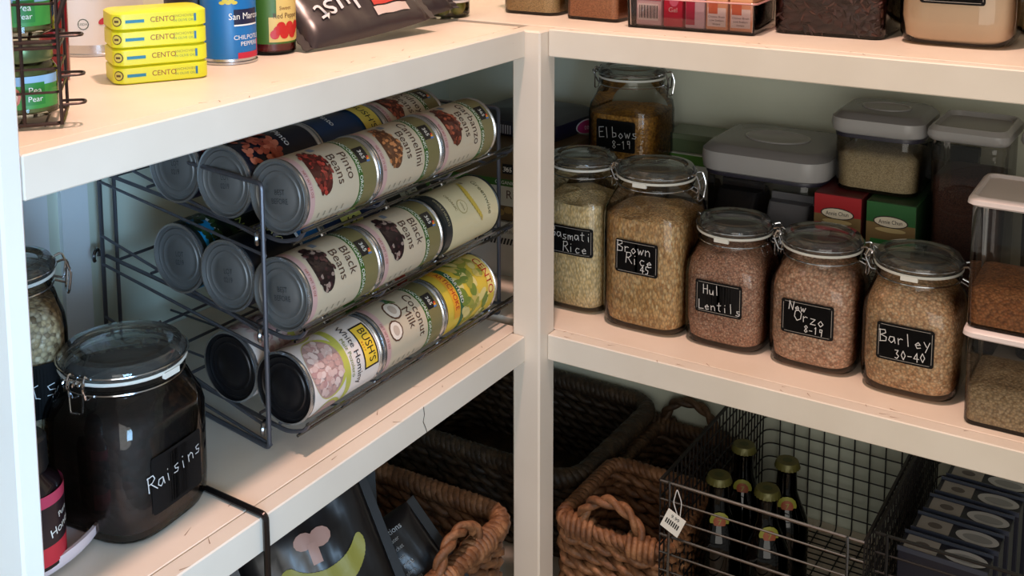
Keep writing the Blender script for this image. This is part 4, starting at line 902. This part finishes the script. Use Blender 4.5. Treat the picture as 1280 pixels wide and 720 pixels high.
# ------------------------------------------------------------ seagrass baskets
def perim(x0, x1, y0, y1, r, z, step=.006):
    P = []; 
    for cx, cy, a0 in ((x1-r, y0+r, -PI/2), (x1-r, y1-r, 0), (x0+r, y1-r, PI/2), (x0+r, y0+r, PI)):
        for i in range(7): a = a0+PI/2*i/6; P.append(Vector((cx+r*math.cos(a), cy+r*math.sin(a), z)))
    out = []; n = len(P)
    for i in range(n):
        a, b = P[i], P[(i+1) % n]; L_ = (b-a).length; k = max(1, int(L_/step+.5))
        for j in range(k): out.append(a.lerp(b, j/k))
    return out
def rope(mb, path, R, r, pitch, plies, mat, closed=False, n=5, ph0=0, sub=3):
    P = []; m = len(path)
    for i in range(m if closed else m-1):
        for j in range(sub): P.append(path[i].lerp(path[(i+1) % m], j/sub))
    if not closed: P.append(path[-1])
    N = len(P); tot = sum((P[(i+1) % N]-P[i]).length for i in range(N if closed else N-1))
    turns = max(1, round(tot/pitch))
    nrm = None; fr = []
    s_ = 0
    for i in range(N):
        t = (P[(i+1) % N]-P[i-1]) if closed else (P[min(i+1, N-1)]-P[max(i-1, 0)])
        t.normalize(); u_ = Vector((0, 0, 1)) if abs(t.z) < .9 else Vector((1, 0, 0))
        if nrm is None: nrm = (u_-t*u_.dot(t)).normalized()
        else: nrm = (nrm-t*nrm.dot(t)).normalized()
        fr.append((nrm, t.cross(nrm), s_))
        if i < N-1: s_ += (P[i+1]-P[i]).length
    for q in range(plies):
        pts = []
        for i in range(N):
            a = 2*PI*(fr[i][2]/tot*turns+q/plies)+ph0; pts.append(P[i]+fr[i][0]*R*math.cos(a)+fr[i][1]*R*math.sin(a))
        mb.tube(pts, r, mat, n, closed=closed)
def basket(label, x0, x1, y0, y1, z0, z1, mat, handles=(), rowh=.0125, rimr=.008, r=.03, sub=2, rot=0):
    cx, cy = (x0+x1)/2, (y0+y1)/2; t = thing('seagrass_basket', label, 'basket', (cx, cy, z0), (0, 0, rot), 'woven seagrass storage baskets')
    X, Y, H = (x1-x0)/2, (y1-y0)/2, z1-z0; k = MB(); rnd = random.Random(int(abs(cx*cy)*1e5))
    nrow = int((H-rimr)/rowh)
    for i in range(nrow):
        z = rowh*.5+i*(H-rimr*1.5)/nrow; sh = 1-.05*(1-i/nrow); path = perim(-X*sh, X*sh, -Y*sh, Y*sh, r, z, .008)
        for p_ in path: p_ += Vector((rnd.uniform(-.0012, .0012), rnd.uniform(-.0012, .0012), rnd.uniform(-.001, .001)))
        rope(k, path, rowh*.26, rowh*.36, .050, 2, mat, True, 5, (i % 2)*PI/2, sub)
    o = k.build('woven_body', t, angle=80); o['kind'] = 'stuff'
    k = MB(); vs = [(-X*.93, -Y*.93, .003), (X*.93, -Y*.93, .003), (X*.93, Y*.93, .003), (-X*.93, Y*.93, .003)]; k.box((-X*.93, -Y*.93, .001), (X*.93, Y*.93, .006), mat); k.build('base', t)
    k = MB(); rope(k, perim(-X, X, -Y, Y, r, H-rimr*.6, .006), rimr*.55, rimr*.62, .026, 3, mat, True, 6, 0, 2); o = k.build('braided_rim', t, angle=80); o['kind'] = 'stuff'
    for side, c0, span, hh in handles:
        k = MB(); pts = []
        for i in range(21):
            a = PI*i/20; s_ = c0-span/2*math.cos(a); zz = H-rimr+hh*math.sin(a)**.8
            pts.append(Vector((s_, -Y if side == 'y0' else Y, zz)) if side[0] == 'y' else Vector((X if side == 'x1' else -X, s_, zz)))
        rope(k, pts, .0036, .0050, .050, 2, mat, False, 6, 0, 3); k.build('handle', t, angle=80)['kind'] = 'stuff'
        for e in (-1, 1):     # wrapped lashings at the handle ends
            kk = MB()
            for j in range(5):
                s_ = c0+e*(span/2)+(j-2)*.0075
                c1 = Vector((s_, -Y if side == 'y0' else Y, H-rimr*.6)) if side[0] == 'y' else Vector((X if side == 'x1' else -X, s_, H-rimr*.6))
                ax = Vector((1, 0, 0)) if side[0] == 'y' else Vector((0, 1, 0)); b1 = Vector((0, 0, 1)); b2 = ax.cross(b1)
                kk.tube([c1+(b1*math.cos(a)+b2*math.sin(a))*.0125+ax*.003*math.sin(a) for a in [2*PI*q/12 for q in range(12)]], .0042, mat, 6, closed=True)
            kk.build('lashing', t, angle=80)['kind'] = 'stuff'
    return t
ZS = ZB+.0005
basket('seagrass basket with an arched handle right of the corner post, nearest one', .024, .168, .020, .185, ZS, -.248, WICKER, [('y0', .004, .084, .050)], rowh=.0155, rimr=.009, r=.022)
basket('large shaded seagrass basket without visible handle in the deep corner behind the post', -.355, -.002, .112, .378, ZS, -.252, WICKER_SHADE, [], rowh=.0155, rimr=.013, r=.04)
basket('shaded seagrass basket with a raised handle against the back wall by the mesh bin', .006, .158, .202, .378, ZS, -.282, WICKER_HALFSHADE, [('y1', -.026, .084, .052)], rowh=.0155, rimr=.010, r=.03)
E4 = basket('seagrass basket of dark food bags under the left shelf, handle toward the front', -.300, -.004, -.475, -.050, ZS, -.216, WICKER, [('x1', .100, .085, .045)], rowh=.0155, rimr=.012, r=.03)
# dark food bags in the basket
BLKBAG = pm((16, 16, 19), .32)
t = thing('food_bag', 'black bag with mushroom and yellow squash pictures in the front left basket', 'bag', (-.115, -.300, -.350), (0, 0, 0))
FACE = Vector((.62, -.60, .50)).normalized(); ex_ = Vector((.70, .71, 0)).normalized(); ey_ = FACE.cross(ex_)
t.matrix_world = Matrix.Translation((-.112, -.288, -.188)) @ Matrix.Rotation(.32, 4, FACE) @ Matrix((ex_, ey_, FACE)).transposed().to_4x4()
fn = pillow(t, .150, .175, .040, BLKBAG, 8); p = Print(fn); p.step = .005; p.vs = .005
YC = pm((140, 142, 52), .5)
for i in range(26):
    a = -2.75+2.6*i/25; q = .034; th = .0035+.0105*math.sin(PI*min(1, .15+.85*i/25))**.7
    p.ell(.010+q*math.cos(a)*1.25, .012+q*math.sin(a), th, th*.95, pm((150, 146, 64), .5), .0008+i*.00003)
MC = pm((178, 140, 128), .5)
p.ell(-.004, .026, .011, .009, MC, .0020); p.ell(.014, .024, .012, .010, MC, .0021); p.rect(-.002, .0, .009, .022, MC, .0022)
p.text('Veggie Medley', .0, .058, .010, WHT, .0012); p.build('printed_front', t)
t = thing('food_bag', 'black bag covered in small white text beside the mushroom bag', 'bag', (0, 0, 0))
t.matrix_world = Matrix.Translation((-.058, -.200, -.250)) @ Matrix.Rotation(.55, 4, FACE) @ Matrix((ex_, ey_, FACE)).transposed().to_4x4()
fn = pillow(t, .115, .15, .030, BLKBAG, 11); p = Print(fn); p.step = .006; p.vs = .006
rnd = random.Random(3)
for i in range(12): p.text(('Cooking Instructions', 'heat one cup of water', 'add the whole packet', 'stir until it is hot', 'serve with rice', 'keep in a dry place')[i % 6], 0, .058-.0095*i, .0066 if i % 4 else .0095, pm((170, 170, 170), .5), .0012, 0, .9)
p.rect(-.05, -.062, -.028, -.052, pm((170, 176, 180), .4), .0010); p.build('printed_back', t)
t = thing('food_bag', 'dark teal bag standing behind the mushroom bag below the left shelf', 'bag', (0, 0, 0))
t.matrix_world = Matrix.Translation((-.205, -.170, -.235)) @ Matrix((ex_, ey_, FACE)).transposed().to_4x4()
fn = pillow(t, .12, .15, .030, pm((30, 38, 44), .3), 13); p = Print(fn); p.step = .006; p.vs = .006; p.text('Just', 0, .045, .03, pm((90, 96, 100), .5), .0012); p.rect(-.02, -.03, .03, .02, pm((60, 70, 80), .5), .001); p.build('printed_front', t)
# ------------------------------------------------------------ wire mesh bins
def meshbin(label, x0, x1, y0, y1, z0, z1, front, sp=.020):
    cx, cy = (x0+x1)/2, (y0+y1)/2; t = thing('mesh_bin', label, 'basket', (cx, cy, z0), (0, 0, 0), 'wire mesh bins on the lowest back shelf')
    X, Y, H = (x1-x0)/2, (y1-y0)/2, z1-z0; k = MB(); r = .018; th = .00105
    nz = int(H/sp)
    def U(z): return roundpath([(-X, -Y, z), (-X, Y, z), (X, Y, z), (X, -Y, z)], r, 5)
    for i in range(1, nz+1): k.tube(U(.004+i*(H-.004)/nz), th if i < nz else .0024, BLACKWIRE, 5)
    nx = int(2*X/sp); ny = int(2*Y/sp*1.6)
    for i in range(1, nx): x = -X+2*X*i/nx; k.tube(roundpath([(x, -Y, .003), (x, Y, .003), (x, Y, H)], .006, 3), th, BLACKWIRE, 5)
    for i in range(0, ny): 
        y = -Y+2*Y*i/ny; k.tube(roundpath([(-X, y, H), (-X, y, .003), (X, y, .003), (X, y, H)], .006, 3), th, BLACKWIRE, 5)
    k.build('wire_mesh', t)
    k = MB(); sp2 = .0225; zs = [H-sp2*i for i in range(int(H/sp2))]
    for i, z in enumerate(zs): k.tube([(-X, -Y, z), (X, -Y, z)], .0019 if i == 0 else .0012 if i not in (3,) else .0016, front, 6)
    for x in (-X+.012, X-.018): k.tube([(x, -Y-.0018, H+.002), (x+.001, -Y-.0032, H-.010), (x, -Y-.003, .004)], .0017, front, 6)
    k.build('front_wires', t)
    return t
meshbin('black wire mesh bin of green bottles, front wires silvered to look lit, left of its twin', .1725, .410, .004, .385, ZS, -.148, STEEL)  # black front wires coloured as steel, lamp glint put into the colour
meshbin('black wire mesh bin of navy boxes in the lower right corner', .4155, .640, .030, .385, ZS, -.148, BLACKWIRE)
t = thing('price_tag', 'white barcode price tag hanging by a wire from the bottle bin', 'tag', (.197, -.004, -.153), (0, 0, 0))
k = MB(); k.tube(roundpath([(.002, 0, -.030), (-.004, -.001, -.012), (.000, .0, .006), (.006, .0, -.010), (.004, 0, -.030)], .004), .0006, pm((210, 210, 210), .3), 5); k.build('tag_wire', t)
k = MB(); Rz = Matrix.Rotation(.42, 4, 'Y'); k.box((-.011, -.0006, -.026), (.013, .0, 0), WHT, Rz.to_3x3()); o = k.build('tag_card', t); o.location = (.000, 0, -.026)
pt = Print(lambda u, v, h: Rz.to_3x3() @ Vector((u, -.0006-h, v)))
for j in range(7): pt.rect(-.008+j*.0026, -.018, -.0065+j*.0026, -.011, BLK, .0003)
pt.text('9.99', .001, -.006, .0065, BLK, .0003); q = pt.build('barcode_print', o)
# bottles
def bottle(label, x, y, yaw):
    t = thing('green_bottle', label, 'bottle', (x, y, ZS+.0046), (0, 0, yaw), 'green glass bottles in the mesh bin'); r = .0285
    k = MB(); k.lathe([(r*.8, 0), (r, .004), (r, .112), (r*.93, .125), (r*.62, .145), (r*.46, .160), (r*.42, .186), (r*.48, .188), (r*.48, .194)], G_bottle, 28, cap0=True, cap1=True); k.build('glass_body', t)
    k = MB(); k.lathe([(r*.9, .003), (r*.9, .110), (r*.5, .138), (r*.3, .15)], pm((10, 24, 14), .5), 20, cap0=True, cap1=True); k.build('drink', t)
    k = MB(); R_ = []
    for z, a in ((.190, .0158), (.1955, .0150), (.1985, .0135)): R_.append([((a+(.0007*(-1)**i if z < .195 else 0))*math.cos(2*PI*i/42), (a+(.0007*(-1)**i if z < .195 else 0))*math.sin(2*PI*i/42), z) for i in range(42)])
    k.rings(R_, pm((88, 85, 38), .4, .3)); k.build('cap', t)
    k2 = Print(planemap((0, 0, .1987), (1, 0, 0), (0, 1, 0))); k2.ell(0, 0, .006, .006, pm((60, 70, 30), .5), .0002); k2.build('cap_print', t)
    p = Print(lambda u, v, h: ((r*(.60-.018*v/.001*.3)+.001+h)*math.sin(u/.016), -(r*(.60-.018*v/.001*.3)+.001+h)*math.cos(u/.016), .146+v))
    GLAB = pm((136, 136, 50), .5)
    p.ell(0, 0, .0115, .012, GLAB, 0); p.ell(0, 0, .007, .0075, pm((140, 70, 40), .5), .0004); p.text('7', 0, 0, .009, GLAB, .0008); p.build('neck_label', t)
    return t
bt = [(.209, .188), (.270, .178), (.209, .100), (.270, .102)]
lab = ['back left green bottle in the mesh bin', 'back right green bottle in the mesh bin, beside the open mesh', 'front left green bottle in the mesh bin', 'front right green bottle in the mesh bin']
b0 = bottle(lab[0], bt[0][0], bt[0][1], .3)
for i in (1, 2, 3): dup(b0, (bt[i][0], bt[i][1], ZS+.0046), lab[i], (0, 0, .3+.08*i))
# navy pasta boxes
def pbox(label, y, dx):
    t = thing('pasta_box', label, 'box', (.4785+dx, y, ZS+.0046), (.0, 0, -.02), 'navy boxes in the right mesh bin')
    X, Y, H = .047, .0165, .196; k = MB(); NB = pm((12, 17, 36), .45); k.bbox((-X, -Y, 0), (X, Y, H), NB, .001); k.build('carton', t)
    k = MB(); k.box((-X, -Y-.0016, H-.003), (X, -Y-.0002, H+.0028), pm((52, 58, 74), .4)); k.build('front_flap', t)
    k = MB(); k.box((-X, Y+.0002, H-.003), (X, Y+.0014, H+.0035), pm((60, 66, 80), .4)); k.build('back_flap', t)
    p = Print(planemap((0, 0, H), (1, 0, 0), (0, 1, 0))); p.rect(-X+.005, -Y+.002, -.007, Y-.002, pm((150, 148, 146), .5), .0004); p.ell(-.024, 0, .008, .006, pm((84, 78, 78), .5), .0007)
    p.ell(.0215, 0, .0230, .0140, pm((178, 182, 188), .3), .0004); p.ell(.022, -.001, .016, .0075, pm((134, 138, 144), .3), .0007); p.build('printed_top', t)
    return t
lab = ['navy box nearest the front of the right mesh bin', 'second navy box from the front of the right mesh bin', 'third navy box from the front of the right mesh bin', 'fourth navy box from the front of the right mesh bin', 'fifth navy box from the front, rearmost in the right mesh bin']
b0 = pbox(lab[0], .082, 0)
for i in range(1, 5): dup(b0, (.4785+.004*i, .082+.0465*i, ZS+.0046), lab[i])
